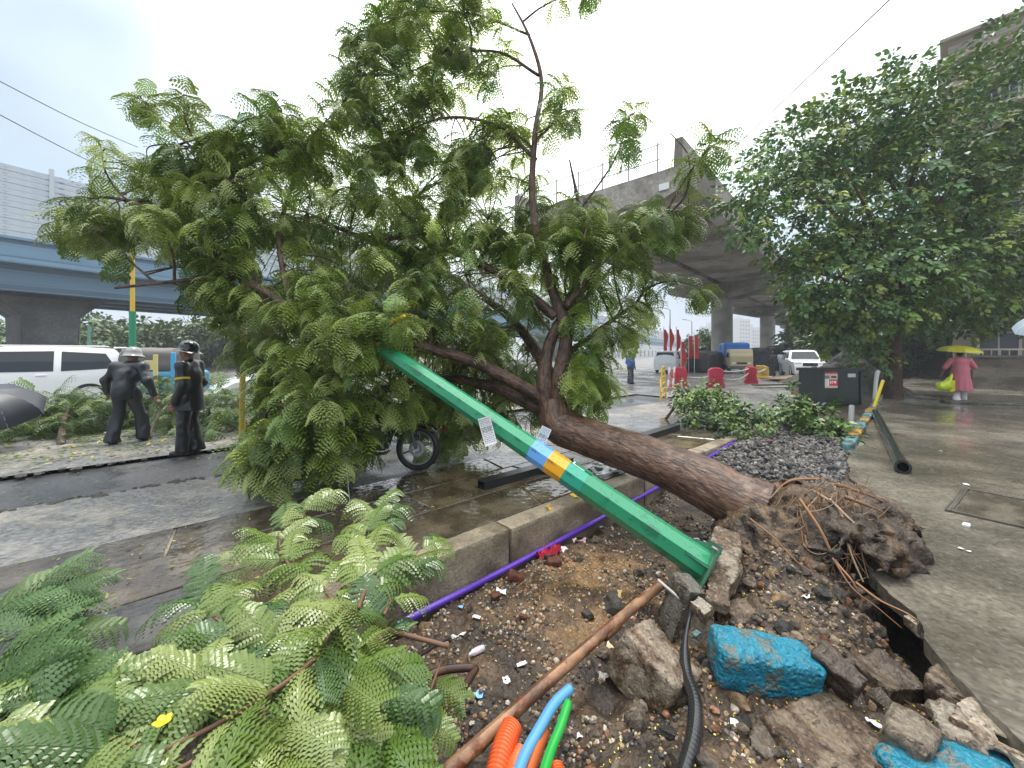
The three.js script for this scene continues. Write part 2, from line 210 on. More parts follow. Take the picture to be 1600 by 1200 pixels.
// right-hand pavement: a concrete sheet with a torn edge
const EDGE = [[60, 1.7], [20, 1.55], [12, 1.3], [9, 1.12], [7.6, 1.02], [6.6, 0.86], [6.0, 0.62], [5.45, 0.30], [5.0, 0.16], [4.5, 0.30], [4.0, 0.45], [3.62, 0.26], [3.45, 0.12], [3.12, 0.05], [2.8, -0.07], [2.62, -0.22], [2.1, -0.55], [1.2, -0.95], [-1, -1.2], [-8, -1.25], [-60, -1.3]];
const edgeT = s => { for (let i = 0; i < EDGE.length - 1; i++) if (s <= EDGE[i][0] && s >= EDGE[i + 1][0]) return mix(EDGE[i + 1][1], EDGE[i][1], (s - EDGE[i + 1][0]) / (EDGE[i][0] - EDGE[i + 1][0])); return 1.5; };
{
  const sh = new THREE.Shape(), pts = [];
  for (let s = 60; s > 9.5; s -= 1) pts.push([s, edgeT(s) + 0.05 * (noise2(s * 2, 3, 0, 3) - 0.5)]);
  for (let s = 9.5; s > 0.8; s -= 0.035) pts.push([s, edgeT(s) + 0.10 * (fbm2(s * 5, 1, 4, 0, 8) - 0.5)]);
  for (let s = 0.6; s >= -60; s -= 2) pts.push([s, edgeT(s)]);
  pts.push([-60, -60], [60, -60]); pts.forEach(([s, t], i) => i ? sh.lineTo(s, t) : sh.moveTo(s, t));
  const g = new THREE.ExtrudeGeometry(sh, { depth: 0.09, bevelEnabled: false }), p = g.attributes.position;
  for (let i = 0; i < p.count; i++) { const s = p.getX(i), t = p.getY(i), z = p.getZ(i), q = st(s, t, z - 0.09); p.setXYZ(i, q.x, q.y, q.z); }
  g.computeVertexNormals(); struct('pavement', g, mPave);
  struct('pavement_beyond', stGrid(59.9, 700, 4, -300, 4, 4, -0.02), mPave);
}
// dug-up strip: the bed of earth between kerb and pavement
const bump = (s, t, s0, t0, a, r) => a * Math.exp(-((s - s0) ** 2 + (t - t0) ** 2) / (r * r));
function bed(s, t) {
  let h = mix(-0.34, -0.05, smooth(4.2, 7.6, s));
  h += bump(s, t, 2.5, 2.0, 0.13, 0.62) + bump(s, t, 3.5, 1.75, 0.07, 0.4) + bump(s, t, 1.2, 1.9, 0.05, 0.5) + bump(s, t, 7.6, 2.0, 0.05, 0.9);
  h += mix(0, 0.17, smooth(1.35, 0.75, t)) * smooth(0.4, 1.6, s) * smooth(9, 6, s);
  h += bump(s, t, 4.55, 0.78, 0.40, 0.62) + bump(s, t, 3.6, 0.98, 0.26, 0.46) + bump(s, t, 5.3, 0.9, 0.2, 0.5) + bump(s, t, 2.75, 0.62, 0.10, 0.45);
  const e = edgeT(s) - t; h -= 0.20 * smooth(-0.45, -0.02, e) * smooth(2.2, 2.9, s) * smooth(5.6, 4.6, s) ;
  h -= 0.25 * smooth(-0.05, 0.12, e);
  h += 0.13 * (fbm2(s * 3.1, t * 3.1, 3, 0, 60) - 0.5) + 0.085 * (fbm2(s * 9, t * 9, 3, 0, 61) - 0.5) + 0.035 * (fbm2(s * 30, t * 30, 2, 0, 62) - 0.5);
  return h - 0.06 * smooth(KT - 0.2, KT - 0.05, t);
}
const soil = (s, t) => {
  const n = fbm2(s * 3, t * 3, 4, 0, 63), n2 = fbm2(s * 7 + 9, t * 7, 3, 0, 64), wet = [0.085, 0.062, 0.045], sandy = [0.38, 0.245, 0.12], grey = [0.075, 0.072, 0.068];
  let c = mx3(wet, [0.15, 0.105, 0.07], smooth(0.35, 0.65, n2));
  const heap = Math.exp(-((s - 2.55) ** 2 + (t - 1.95) ** 2) / 0.42); c = mx3(c, sandy, clamp(heap * 1.2) * smooth(0.34, 0.62, n));
  c = mx3(c, grey, smooth(5.4, 6.4, s) * 0.85); c = mx3(c, [0.17, 0.12, 0.082], smooth(0.38, 0.6, n) * smooth(1.5, 1.0, t) * 0.8); return c;
};
const bedMesh = struct('earth_bed', stGrid(-1.5, 12, 540, -1.5, KT + 0.02, 170, bed, soil), mDirt);
struct('earth_verge', stGrid(11.95, 60, 120, 1.0, KT + 0.25, 10, (s, t) => -0.03 + 0.1 * (fbm2(s * 1.2, t * 1.2, 3, 0, 66) - 0.5), () => [0.09, 0.07, 0.05]), mDirt);
const onBed = (px, py) => { let h = -0.2, p; for (let k = 0; k < 12; k++) { p = gnd(px, py, h); const [s, t] = toST(p); h = mix(h, bed(s, t), 0.6); } return p; };   // where a line of sight meets the bed

// concrete kerb: cast lengths with an upper lip, board mark and worn face
{
  const kerb = thing('concrete_kerb', 'long grey concrete kerb wall above the purple pipe', 'kerb');
  for (let s = -4, k = 0; s < 11; k++) {
    const w = [2.35, 1.9, 2.1][k % 3], top = rr(-0.004, 0.012), g = [];
    const f = (x, y, z) => { const y2 = y + 0.5; let d = sbox(x, y + 0.30, z, w / 2 - 0.004, 0.30, 0.115, 0.014); d = Math.max(d, -sbox(x, y + 0.125, z - 0.118, w, 0.006, 0.010, 0.001)); return d + 0.010 * fbm3(x * 7 + k * 9, y * 9, z * 9, 3, 70) + 0.012 * Math.max(0, noise3(x * 3.1 + k * 5, y * 4, z * 6, 73) - 0.35); };
    const q = nets(f, V(-w / 2 - 0.05, -0.62, -0.17), V(w / 2 + 0.05, 0.05, 0.17), 0.0225);
    const m = add('kerb_length', toCreasedNormals(boxUV(q), 0.7), mConcWarm, kerb); const p = st(s + w / 2, KT + 0.115, top); m.position.copy(p); m.rotation.y = STREET; s += w + 0.012;
  }
}
// purple conduit along the foot of the kerb
{
  const pts = []; for (let s = 1.25; s < 7.9; s += 0.6) pts.push(st(s, KT - 0.05 - 0.006 * Math.sin(s * 1.3), mix(-0.315, 0.0, Math.pow(clamp((s - 1.2) / 6.7), 1.7))));
  one('purple_pipe', tube(pts, 0.026, 14, 60), MP([0.105, 0.035, 0.40], 0.3, { clearcoat: 0.3 }), 'thin bright purple pipe lying along the kerb foot', 'pipe');
}
// ---------- leaves ----------
const basis = (o, x, y) => { const X = x.clone().normalize(), Z = X.clone().cross(y).normalize(), Y = Z.clone().cross(X); return new THREE.Matrix4().makeBasis(X, Y, Z).setPosition(o); };
// one twice-pinnate leaf along +x, upper face +y, arching down
function pinnateLeaf(pairs, lets, seed, droop, wide = 0.27, slim = 0.5, fall = 0.3, fine = false, stem = true) {
  const r = rngOf(seed), P = [], I = [], U = [], C = [];
  const mid = u => V(u * (1 - 0.25 * droop * u), 0.10 * u - droop * u * u * 0.55, 0.04 * Math.sin(u * 3 + seed)), quad = (a, b, c, d) => { const o = P.length / 3; for (const q of [a, b, c, d]) { P.push(q.x, q.y, q.z); U.push(0, 0); } I.push(o, o + 1, o + 2, o, o + 2, o + 3); };
  if (stem) for (let i = 0; i < 6; i++) { const a = mid(i / 6), b = mid((i + 1) / 6), w = 0.007 * (1 - i / 8); quad(a.clone().add(V(0, 0, w)), b.clone().add(V(0, 0, w)), b.clone().add(V(0, 0, -w)), a.clone().add(V(0, 0, -w))); quad(a.clone().add(V(0, w, 0)), b.clone().add(V(0, w, 0)), b.clone().add(V(0, -w, 0)), a.clone().add(V(0, -w, 0))); }
  for (let i = 0; i < pairs; i++) for (const side of [-1, 1]) {
    const u = 0.14 + 0.86 * (i + 0.5 * (side + 1) * 0.25) / pairs, base = mid(u), T = mid(Math.min(1, u + 0.02)).sub(mid(u - 0.02)).normalize();
    const L = wide * (0.55 + 0.45 * Math.sin(PI * clamp(0.18 + u * 0.72))) * (0.9 + 0.2 * r()), ang = 0.42 + 0.38 * u + (r() - 0.5) * 0.14, hang = fall * (0.6 + 0.8 * r());
    const D = V(0, 0, side).multiplyScalar(Math.cos(ang)).addScaledVector(T, Math.sin(ang)).normalize(), N = V(0, 1, 0).sub(T.clone().multiplyScalar(T.y)).normalize(), S = D.clone().cross(N).normalize();
    const lw = 0.86 / pairs * slim;
    for (let k = 0; k < lets; k++) {
      const v = (k + 0.4) / lets, c = base.clone().addScaledVector(D, L * v).addScaledVector(N, -hang * L * v * v), hw = L / lets * (fine ? 0.56 : 0.50), ll = lw * (1.08 - 0.45 * v * v) * (0.9 + 0.2 * r());
      for (const e of [-1, 1]) {
        const tip = c.clone().addScaledVector(S, e * ll).addScaledVector(D, ll * 0.24).addScaledVector(N, ll * (-0.30 + 0.24 * (r() - 0.5))), q = D.clone().multiplyScalar(hw);
        if (!fine) { quad(c.clone().sub(q.clone().multiplyScalar(0.55)), c.clone().add(q.clone().multiplyScalar(0.75)), tip.clone().add(q.clone().multiplyScalar(0.62)), tip.clone().sub(q.clone().multiplyScalar(0.62))); continue; }
        const mv = c.clone().lerp(tip, 0.72).addScaledVector(N, ll * 0.05), o2 = P.length / 3, q2 = q.clone().multiplyScalar(0.92); for (const w of [c.clone().addScaledVector(q, -0.5), c.clone().addScaledVector(q, 0.6), mv.clone().add(q2), tip.clone().addScaledVector(q, 0.3), tip.clone().addScaledVector(q, -0.35), mv.clone().sub(q2)]) { P.push(w.x, w.y, w.z); U.push(0, 0); } I.push(o2, o2 + 1, o2 + 2, o2, o2 + 2, o2 + 5, o2 + 5, o2 + 2, o2 + 3, o2 + 5, o2 + 3, o2 + 4);
      }
    }
  }
  const g = geoOf(P, I, U); return g;
}
// a sprig of broad pointed leaves along +x
function broadSprig(n, seed, leafLen = 0.13, spread = 0.45) {
  const r = rngOf(seed), P = [], I = [], U = [];
  for (let i = 0; i < n; i++) {
    const u = (i + 0.5) / n, o = V(u * spread, 0.02 * Math.sin(u * 5), 0), a = i * 2.4 + r() * 0.8, D = V(0.45 + 0.5 * r(), 0.5 * Math.sin(a) - 0.35, Math.cos(a)).normalize(), N0 = V(r() - 0.5, 1, r() - 0.5).normalize(), S = D.clone().cross(N0).normalize(), N = S.clone().cross(D), L = leafLen * (0.7 + 0.6 * r()), b = P.length / 3, fold = 0.12 * r();
    o.addScaledVector(D, L * 0.35);
    const pt = (x, y, z) => { const q = o.clone().addScaledVector(D, x * L).addScaledVector(S, y * L).addScaledVector(N, z * L); P.push(q.x, q.y, q.z); U.push(0, 0); };
    pt(0, 0, 0); pt(0.10, 0.30, fold); pt(0.45, 0.36, fold); pt(0.78, 0.16, -0.02); pt(1.08, 0, -0.16); pt(0.78, -0.16, -0.02); pt(0.45, -0.36, fold); pt(0.10, -0.30, fold); pt(0.45, 0, -0.03);
    for (let k = 0; k < 8; k++) I.push(b + 8, b + k, b + (k + 1) % 8);
  }
  return geoOf(P, I, U);
}
const leafMat = (c, rough = 0.36, tr = 0.32) => MP(c, rough, { transmission: tr, thickness: 0, specularIntensity: 0.9 });
const mLeaf = leafMat([1, 1, 1], 0.42, 0.5), mBroad = leafMat([1, 1, 1], 0.4, 0.3);
function instanced(name, geo, mat, mats, cols, parent) {
  const m = new THREE.InstancedMesh(geo, mat, mats.length); m.name = parent === scene ? numbered(name) : name;
  mats.forEach((q, i) => { m.setMatrixAt(i, q); if (cols) m.setColorAt(i, cols[i]); }); parent.add(m); return stuff(m);
}
const sprigs = [0, 1, 2].map(k => broadSprig(10, 200 + k, 0.15, 0.5));
const rv = () => V(rr(-1, 1), rr(-1, 1), rr(-1, 1));
const inBall = () => { let v; do v = rv(); while (v.length() > 1); return v; };
// fill lumps [centre, radii, count] with sprigs facing out and down; colours by tone()
function foliage(parent, lumps, geos, mat, tone, size, name = 'foliage', surface = 0.45) {
  const ms = geos.map(() => []), cs = geos.map(() => []);
  for (const [c, rad, n] of lumps) for (let i = 0; i < n; i++) {
    const v = inBall(); v.multiplyScalar(Math.pow(v.length(), surface - 1) || 1); if (v.length() > 1.05) v.setLength(1.05);
    const p = V(c.x + v.x * rad.x, c.y + v.y * rad.y, c.z + v.z * rad.z), d = v.clone().setY(v.y * 0.5 - 0.15).addScaledVector(rv(), 0.7).normalize(), k = Math.floor(rnd() * geos.length), q = size * rr(0.7, 1.3);
    ms[k].push(basis(p, d, V(rr(-0.5, 0.5), 1, rr(-0.5, 0.5))).scale(V(q, q, q))); cs[k].push(tone(p, v));
  }
  return geos.map((g, k) => ms[k].length && instanced(name, g, mat, ms[k], cs[k], parent));
}
const greens = (list) => () => { const a = list[Math.floor(rnd() * list.length)], k = rr(0.7, 1.3); return lin(a[0] * k, a[1] * k, a[2] * k); };

// ---------- left-hand flyover with noise barrier ----------
{
  const g = thing('left_flyover', 'long flyover with white noise barrier and blue girder behind the fallen tree', 'flyover', null, V(-30.6, 0, -23.5), Math.atan2(0.857, 0.515));
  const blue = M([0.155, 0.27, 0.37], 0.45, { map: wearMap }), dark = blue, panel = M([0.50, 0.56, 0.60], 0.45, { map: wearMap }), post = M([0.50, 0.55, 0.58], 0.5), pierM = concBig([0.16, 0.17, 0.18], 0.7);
  const X0 = -34, X1 = 270, L = X1 - X0, mid = (X0 + X1) / 2;
  add('fascia_girder', box(L, 1.4, 0.25, mid, 7.8, 0), blue, g); add('fascia_ledge', box(L, 0.16, 0.5, mid, 8.58, 0.05), blue, g);
  for (const z of [-0.9, -4, -7.2, -10.4]) { const b = add('main_girder', box(L, 1.5, 0.22, mid, 6.3, z), dark, g); add('bottom_flange', box(L, 0.07, 0.7, mid, 5.52, z), dark, b); }
  add('deck_slab', box(L, 0.4, 12, mid, 7.25, -5.6), dark, g);
  for (let x = X0; x < X1; x += x < 40 ? 3 : 8) {
    const w = x < 40 ? 3 : 8, p = [];
    for (let y = 0; y < 12; y++) p.push(box(w - 0.18, 0.34, 0.10 + (y % 2) * 0.03, x + w / 2, 8.86 + y * 0.36, 0.02)); add('barrier_panel', merge(p), panel, g);
    add('barrier_post', box(0.2, 4.75, 0.26, x, 11.0, 0.06), post, g);
    if (x < 60 && md(x, 9) < 3) add('light_fitting', box(0.5, 0.3, 0.2, x + 1, 8.2, 0.24, 0.03), mWhite, g);
  }
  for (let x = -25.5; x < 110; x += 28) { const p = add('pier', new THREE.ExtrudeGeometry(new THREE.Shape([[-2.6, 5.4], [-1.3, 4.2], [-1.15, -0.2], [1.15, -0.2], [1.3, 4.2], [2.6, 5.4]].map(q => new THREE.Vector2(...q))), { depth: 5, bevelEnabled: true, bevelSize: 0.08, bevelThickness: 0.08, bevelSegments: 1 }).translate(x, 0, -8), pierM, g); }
  add('ramp_wall', box(170, 5.5, 0.3, 185, 2.6, -0.4), M([0.66, 0.67, 0.66], 0.6, { map: wearMap }), g);
  for (let k = 0; k < 16; k++) add('wall_recess', box(2.2, 2.6, 0.2, 108 + k * 8, 1.6, -0.28), M([0.22, 0.23, 0.24], 0.7), g);
}
// ---------- right-hand flyover, its cut end towards us ----------
{
  const g = thing('right_flyover', 'grey concrete flyover ending in mid air on round pillars', 'flyover', null, V(21.9, 0, -41), Math.atan2(0.745, 0.667));
  const c1 = concBig([0.44, 0.42, 0.405], 0.7), c2 = concBig([0.44, 0.42, 0.405], 0.7), c3 = concBig([0.46, 0.46, 0.46], 0.65);
  const half = (sg) => { const s = new THREE.Shape([[0.12, 9.9], [0.12, 9.0], [0.3, 8.75], [4.2, 8.75], [4.7, 8.95], [5, 9.5], [5, 11.3], [4.66, 11.3], [4.6, 10.05], [0.12, 10.05]].map(([z, y]) => new THREE.Vector2(z * sg, y))); return s; };
  for (const sg of [1, -1]) for (const [a, b] of [[-27, -12], [-12, 26], [26, 54], [54, 82], [82, 150]]) {
    const q = new THREE.ExtrudeGeometry(half(sg), { depth: b - a - 0.06, bevelEnabled: false }); q.rotateY(PI / 2).translate(a, 0, 0); q.scale(1, 1, -1); q.index && 0; q.computeVertexNormals();
    add('deck_span', q, sg > 0 ? c1 : c2, g);
  }
  add('deck_joint', box(177, 0.6, 0.3, 61.5, 9.55, 0), mConcDark, g);
  for (let x = 0; x < 150; x += 26) {
    const p = add('pier', cyl(1.0, 1.0, 7.6, 32, x, 3.6, 0), c3, g); add('pier_collar', cyl(1.06, 1.06, 0.12, 32, x, 1.6, 0), c3, p);
    const s = new THREE.Shape([[-5.1, 8.7], [-5.1, 8.15], [-1.5, 7.25], [1.5, 7.25], [5.1, 8.15], [5.1, 8.7]].map(q => new THREE.Vector2(...q)));
    add('pier_cap', new THREE.ExtrudeGeometry(s, { depth: 2.2, bevelEnabled: true, bevelSize: 0.05, bevelThickness: 0.05, bevelSegments: 1 }).translate(0, 0, -1.1).rotateY(PI / 2).translate(x, 0, 0), concBig([0.40, 0.39, 0.385], 0.7), g);
  }
  const rail = M([0.42, 0.40, 0.38], 0.5);
  const rg = []; for (let z = -4.9; z < 3.9; z += 1.45) rg.push(rod(V(-26.8, 9.9, z), V(-26.8, 11.5, z), 0.04, 6)); for (const y of [10.7, 11.4]) rg.push(rod(V(-26.8, y, -4.9), V(-26.8, y, 3.9), 0.03, 6));
  for (let x = -26.8; x < 20; x += 3) rg.push(rod(V(x, 10.6, -4.9), V(x, 11.6, -4.9), 0.03, 6)); rg.push(rod(V(-26.8, 11.5, -4.9), V(20, 11.5, -4.9), 0.03, 6));
  add('railing', merge(rg), rail, g);
  add('end_plate', box(0.06, 0.3, 0.45, -27.06, 9.25, 4.2), M([0.7, 0.7, 0.7], 0.5), g);
  add('end_beam', box(0.5, 0.35, 9.4, -26.7, 9.88, -0.1), c2, g);
}
// ---------- building behind the right-hand tree ----------
{
  const g = thing('apartment_building', 'cream apartment building with stepped cornice behind the leafy tree', 'building', null, V(24.7, 0, -22), -Math.atan2(0.743, 0.669));
  const wall = concBig([0.64, 0.59, 0.52], 0.7), trim = concBig([0.70, 0.66, 0.60], 0.7), frame = M([0.30, 0.28, 0.26], 0.5);
  const H = 17.4; add('wall', box(16, H, 18, 8, H / 2, -9), wall, g);
  const cor = add('cornice', merge([box(16.6, 0.3, 18.6, 8, H + 0.15, -9), box(17.2, 0.35, 19.2, 8, H + 0.47, -9), box(16.4, 0.9, 18.4, 8, H + 1.1, -9), box(17, 0.2, 19, 8, H + 1.65, -9)]), trim, g);
  for (let f = 0; f < 5; f++) {
    add('string_course', box(16.3, 0.22, 18.3, 8, 3.4 * (f + 1), -9), trim, g);
    for (let k = 0; k < 5; k++) {
      const x = 1.6 + k * 3.2, y = 3.4 * f + 1.9, w = add('window', box(1.3, 1.5, 0.1, x, y, 0.03), mGlass, g);
      add('window_frame', merge([box(1.5, 0.1, 0.16, x, y + 0.8, 0.06), box(1.5, 0.1, 0.16, x, y - 0.8, 0.06), box(0.1, 1.5, 0.16, x - 0.7, y, 0.06), box(0.1, 1.5, 0.16, x + 0.7, y, 0.06), box(0.06, 1.5, 0.13, x, y, 0.06)]), frame, w);
      add('window_hood', box(1.9, 0.12, 0.6, x, y + 1.05, 0.3), trim, w);
      if (k % 2 === 0) { const b = add('balcony', merge([box(2.4, 0.14, 1.1, x, y - 1.1, 0.55), box(2.4, 0.08, 0.08, x, y - 0.1, 1.05)]), trim, g); const rl = []; for (let i = 0; i < 9; i++) rl.push(box(0.04, 0.95, 0.04, x - 1.15 + i * 0.2875, y - 0.58, 1.05)); add('balcony_railing', merge(rl), frame, b); }
    }
  }
}
// compound wall, gate posts and shed beside the pavement
{
  const a = gnd(1526, 604), b = gnd(1690, 619), d = b.clone().sub(a), L = d.length();
  const g = thing('compound_wall', 'low grey rendered wall right of the woman in pink', 'wall', null, a, Math.atan2(-d.z, d.x));
  add('wall_body', box(L, 1.42, 0.3, L / 2, 0.7, 0), conc([0.27, 0.25, 0.225], 0.6), g); add('coping', box(L + 0.1, 0.1, 0.42, L / 2, 1.46, 0), conc([0.20, 0.19, 0.18], 0.5), g);
  const gp = (x, y, w, h, mat, nm, label) => { const p = gnd(x, y), t = thing(nm, label, 'gate post', null, p, -0.5); add('shaft', box(w, h, w, 0, h / 2, 0, 0.02), mat, t); add('cap', box(w * 1.25, 0.14, w * 1.25, 0, h + 0.07, 0, 0.02), mat, t); };
  gp(1449, 579, 0.95, 2.55, conc([0.62, 0.60, 0.56], 0.6), 'gate_post', 'white gate post past the tree trunk on the pavement');
  gp(1469, 580, 0.9, 2.2, conc([0.36, 0.27, 0.20], 0.6), 'gate_post', 'brown gate post behind the yellow umbrella');
  const sh = thing('parking_shed', 'dark open parking shed behind the tree trunk', 'shed', null, gnd(1418, 576), -0.55); 
  add('back_wall', box(9, 3.6, 0.2, 0, 1.8, -4), M([0.035, 0.045, 0.04], 0.8), sh); add('roof', box(9.6, 0.2, 5, 0, 3.6, -1.8), M([0.06, 0.07, 0.065], 0.8), sh); for (const x of [-4.4, 0, 4.4]) add('post', box(0.25, 3.6, 0.25, x, 1.8, 0.4), M([0.10, 0.10, 0.10], 0.7), sh);
  const bd = thing('boundary_building', 'pale low building behind the compound wall', 'building', null, at(1600, 552, 30).setY(0), -0.84);
  add('wall', box(14, 4.4, 5, 0, 2.2, -3), conc([0.50, 0.47, 0.42], 0.7), bd); add('parapet', box(14.4, 0.4, 5.4, 0, 4.5, -3), conc([0.34, 0.32, 0.30], 0.7), bd); for (let k = 0; k < 4; k++) add('shutter', box(2, 2.6, 0.1, -5 + k * 3.2, 1.4, -0.46), M([0.17, 0.16, 0.15], 0.6), bd);
}
// ---------- far towers, lamps, trees ----------
function tower(px, D, w, h, label, tone) {
  const g = thing('apartment_tower', label, 'building', null, at(px, 552, D).setY(0), 0.5); const wall = M(tone, 0.8), dk = M([0.30, 0.33, 0.36], 0.5);
  add('wall', box(w, h, w * 0.8, 0, h / 2, 0), wall, g); add('roof_tank', box(w * 0.3, 3, w * 0.3, 0, h + 1.5, 0), wall, g);
  for (let y = 2; y < h - 2; y += 3.2) for (const x of [-0.35, -0.12, 0.12, 0.35]) add('window', box(w * 0.12, 1.6, 0.4, x * w, y, w * 0.4), dk, g);
}
tower(1108, 300, 11, 22, 'small far tower block left of the nearest flyover pillar', [0.58, 0.56, 0.55]);
tower(1152, 330, 16, 30, 'far tower block just right of the nearest flyover pillar', [0.62, 0.60, 0.58]);
tower(1171, 360, 16, 25, 'far tower block between the first two flyover pillars', [0.60, 0.56, 0.52]);
function lampPost(px, D, h, label, arm) { const g = thing('street_lamp', label, 'street lamp', null, at(px, 552, D).setY(0), 0.1), m = M([0.30, 0.31, 0.32], 0.5); add('column', tube([V(0, 0, 0), V(0, h * 0.6, 0), V(0, h, 0)], [0.16, 0.12, 0.08], 8), m, g); add('arm', rod(V(0, h, 0), V(-arm, h + 0.35, 0), 0.05), m, g); add('lamp_head', box(0.9, 0.14, 0.34, -arm - 0.3, h + 0.38, 0, 0.04), m, g); }
lampPost(1047, 72, 9.6, 'taller grey street lamp above the red banners', 1.6); lampPost(1081, 86, 8.6, 'second grey street lamp between banners and flyover pillar', 1.5);
function farTree(name, px, D, base, w, h, n, label, list, size = 2.2) {
  const o = at(px, 552, D).setY(0), g = thing(name, label, 'tree', null, o);
  add('trunk', tube([V(0, -0.1, 0), V(0.1, h * 0.4, 0.1), V(-0.1, h * 0.75, 0)], [0.2, 0.14, 0.05], 7), mBark, g);
  foliage(g, [[V(0, base + (h - base) * 0.55, 0), V(w / 2, (h - base) * 0.5, w / 2), n], [V(w * 0.25, base + (h - base) * 0.35, 0.3), V(w * 0.3, (h - base) * 0.3, w * 0.3), n * 0.4], [V(-w * 0.28, base + (h - base) * 0.4, 0), V(w * 0.28, (h - base) * 0.3, w * 0.3), n * 0.4]], sprigs, mBroad, greens(list), size, 'crown', 0.6);
}
const G1 = [[0.08, 0.145, 0.04], [0.11, 0.18, 0.045], [0.055, 0.11, 0.035]], G2 = [[0.10, 0.17, 0.04], [0.13, 0.20, 0.05], [0.07, 0.12, 0.035]];
[[-60, 44], [40, 47], [140, 46], [215, 43], [290, 48], [360, 46]].forEach(([px, D], i) => farTree('bushy_tree', px, D, 0.3, 8.5, 4.4 + (i % 3) * 0.4, 420, ['bushy green tree under the flyover at the left picture edge', 'bushy green tree under the flyover left of the dark pier', 'bushy tree under the flyover above the white car roof', 'bushy tree under the flyover behind the green lamp pole', 'bushy tree under the flyover above the grey van', 'bushy tree under the flyover behind the hanging leaves'][i], G2, 2.6));
farTree('young_tree', 1092, 62, 1.5, 3.4, 4.4, 120, 'small dark tree right of the red banners', G1, 2.0);
farTree('young_tree', 1107, 58, 1.5, 2.8, 4.6, 110, 'small dark tree touching the nearest flyover pillar', G1, 2.0);
farTree('roadside_tree', 1325, 36, 0.8, 9, 6.5, 380, 'dark tree in shade between flyover and leafy tree', G1, 2.4);
farTree('roadside_tree', 1345, 30, 0.6, 6, 4.5, 300, 'dark bushy tree behind the heap of gravel', G1, 2.2);
farTree('roadside_tree', 1545, 27, 2.5, 12, 8.5, 700, 'dark tree hanging over the wall behind the yellow umbrella', G1, 2.4);
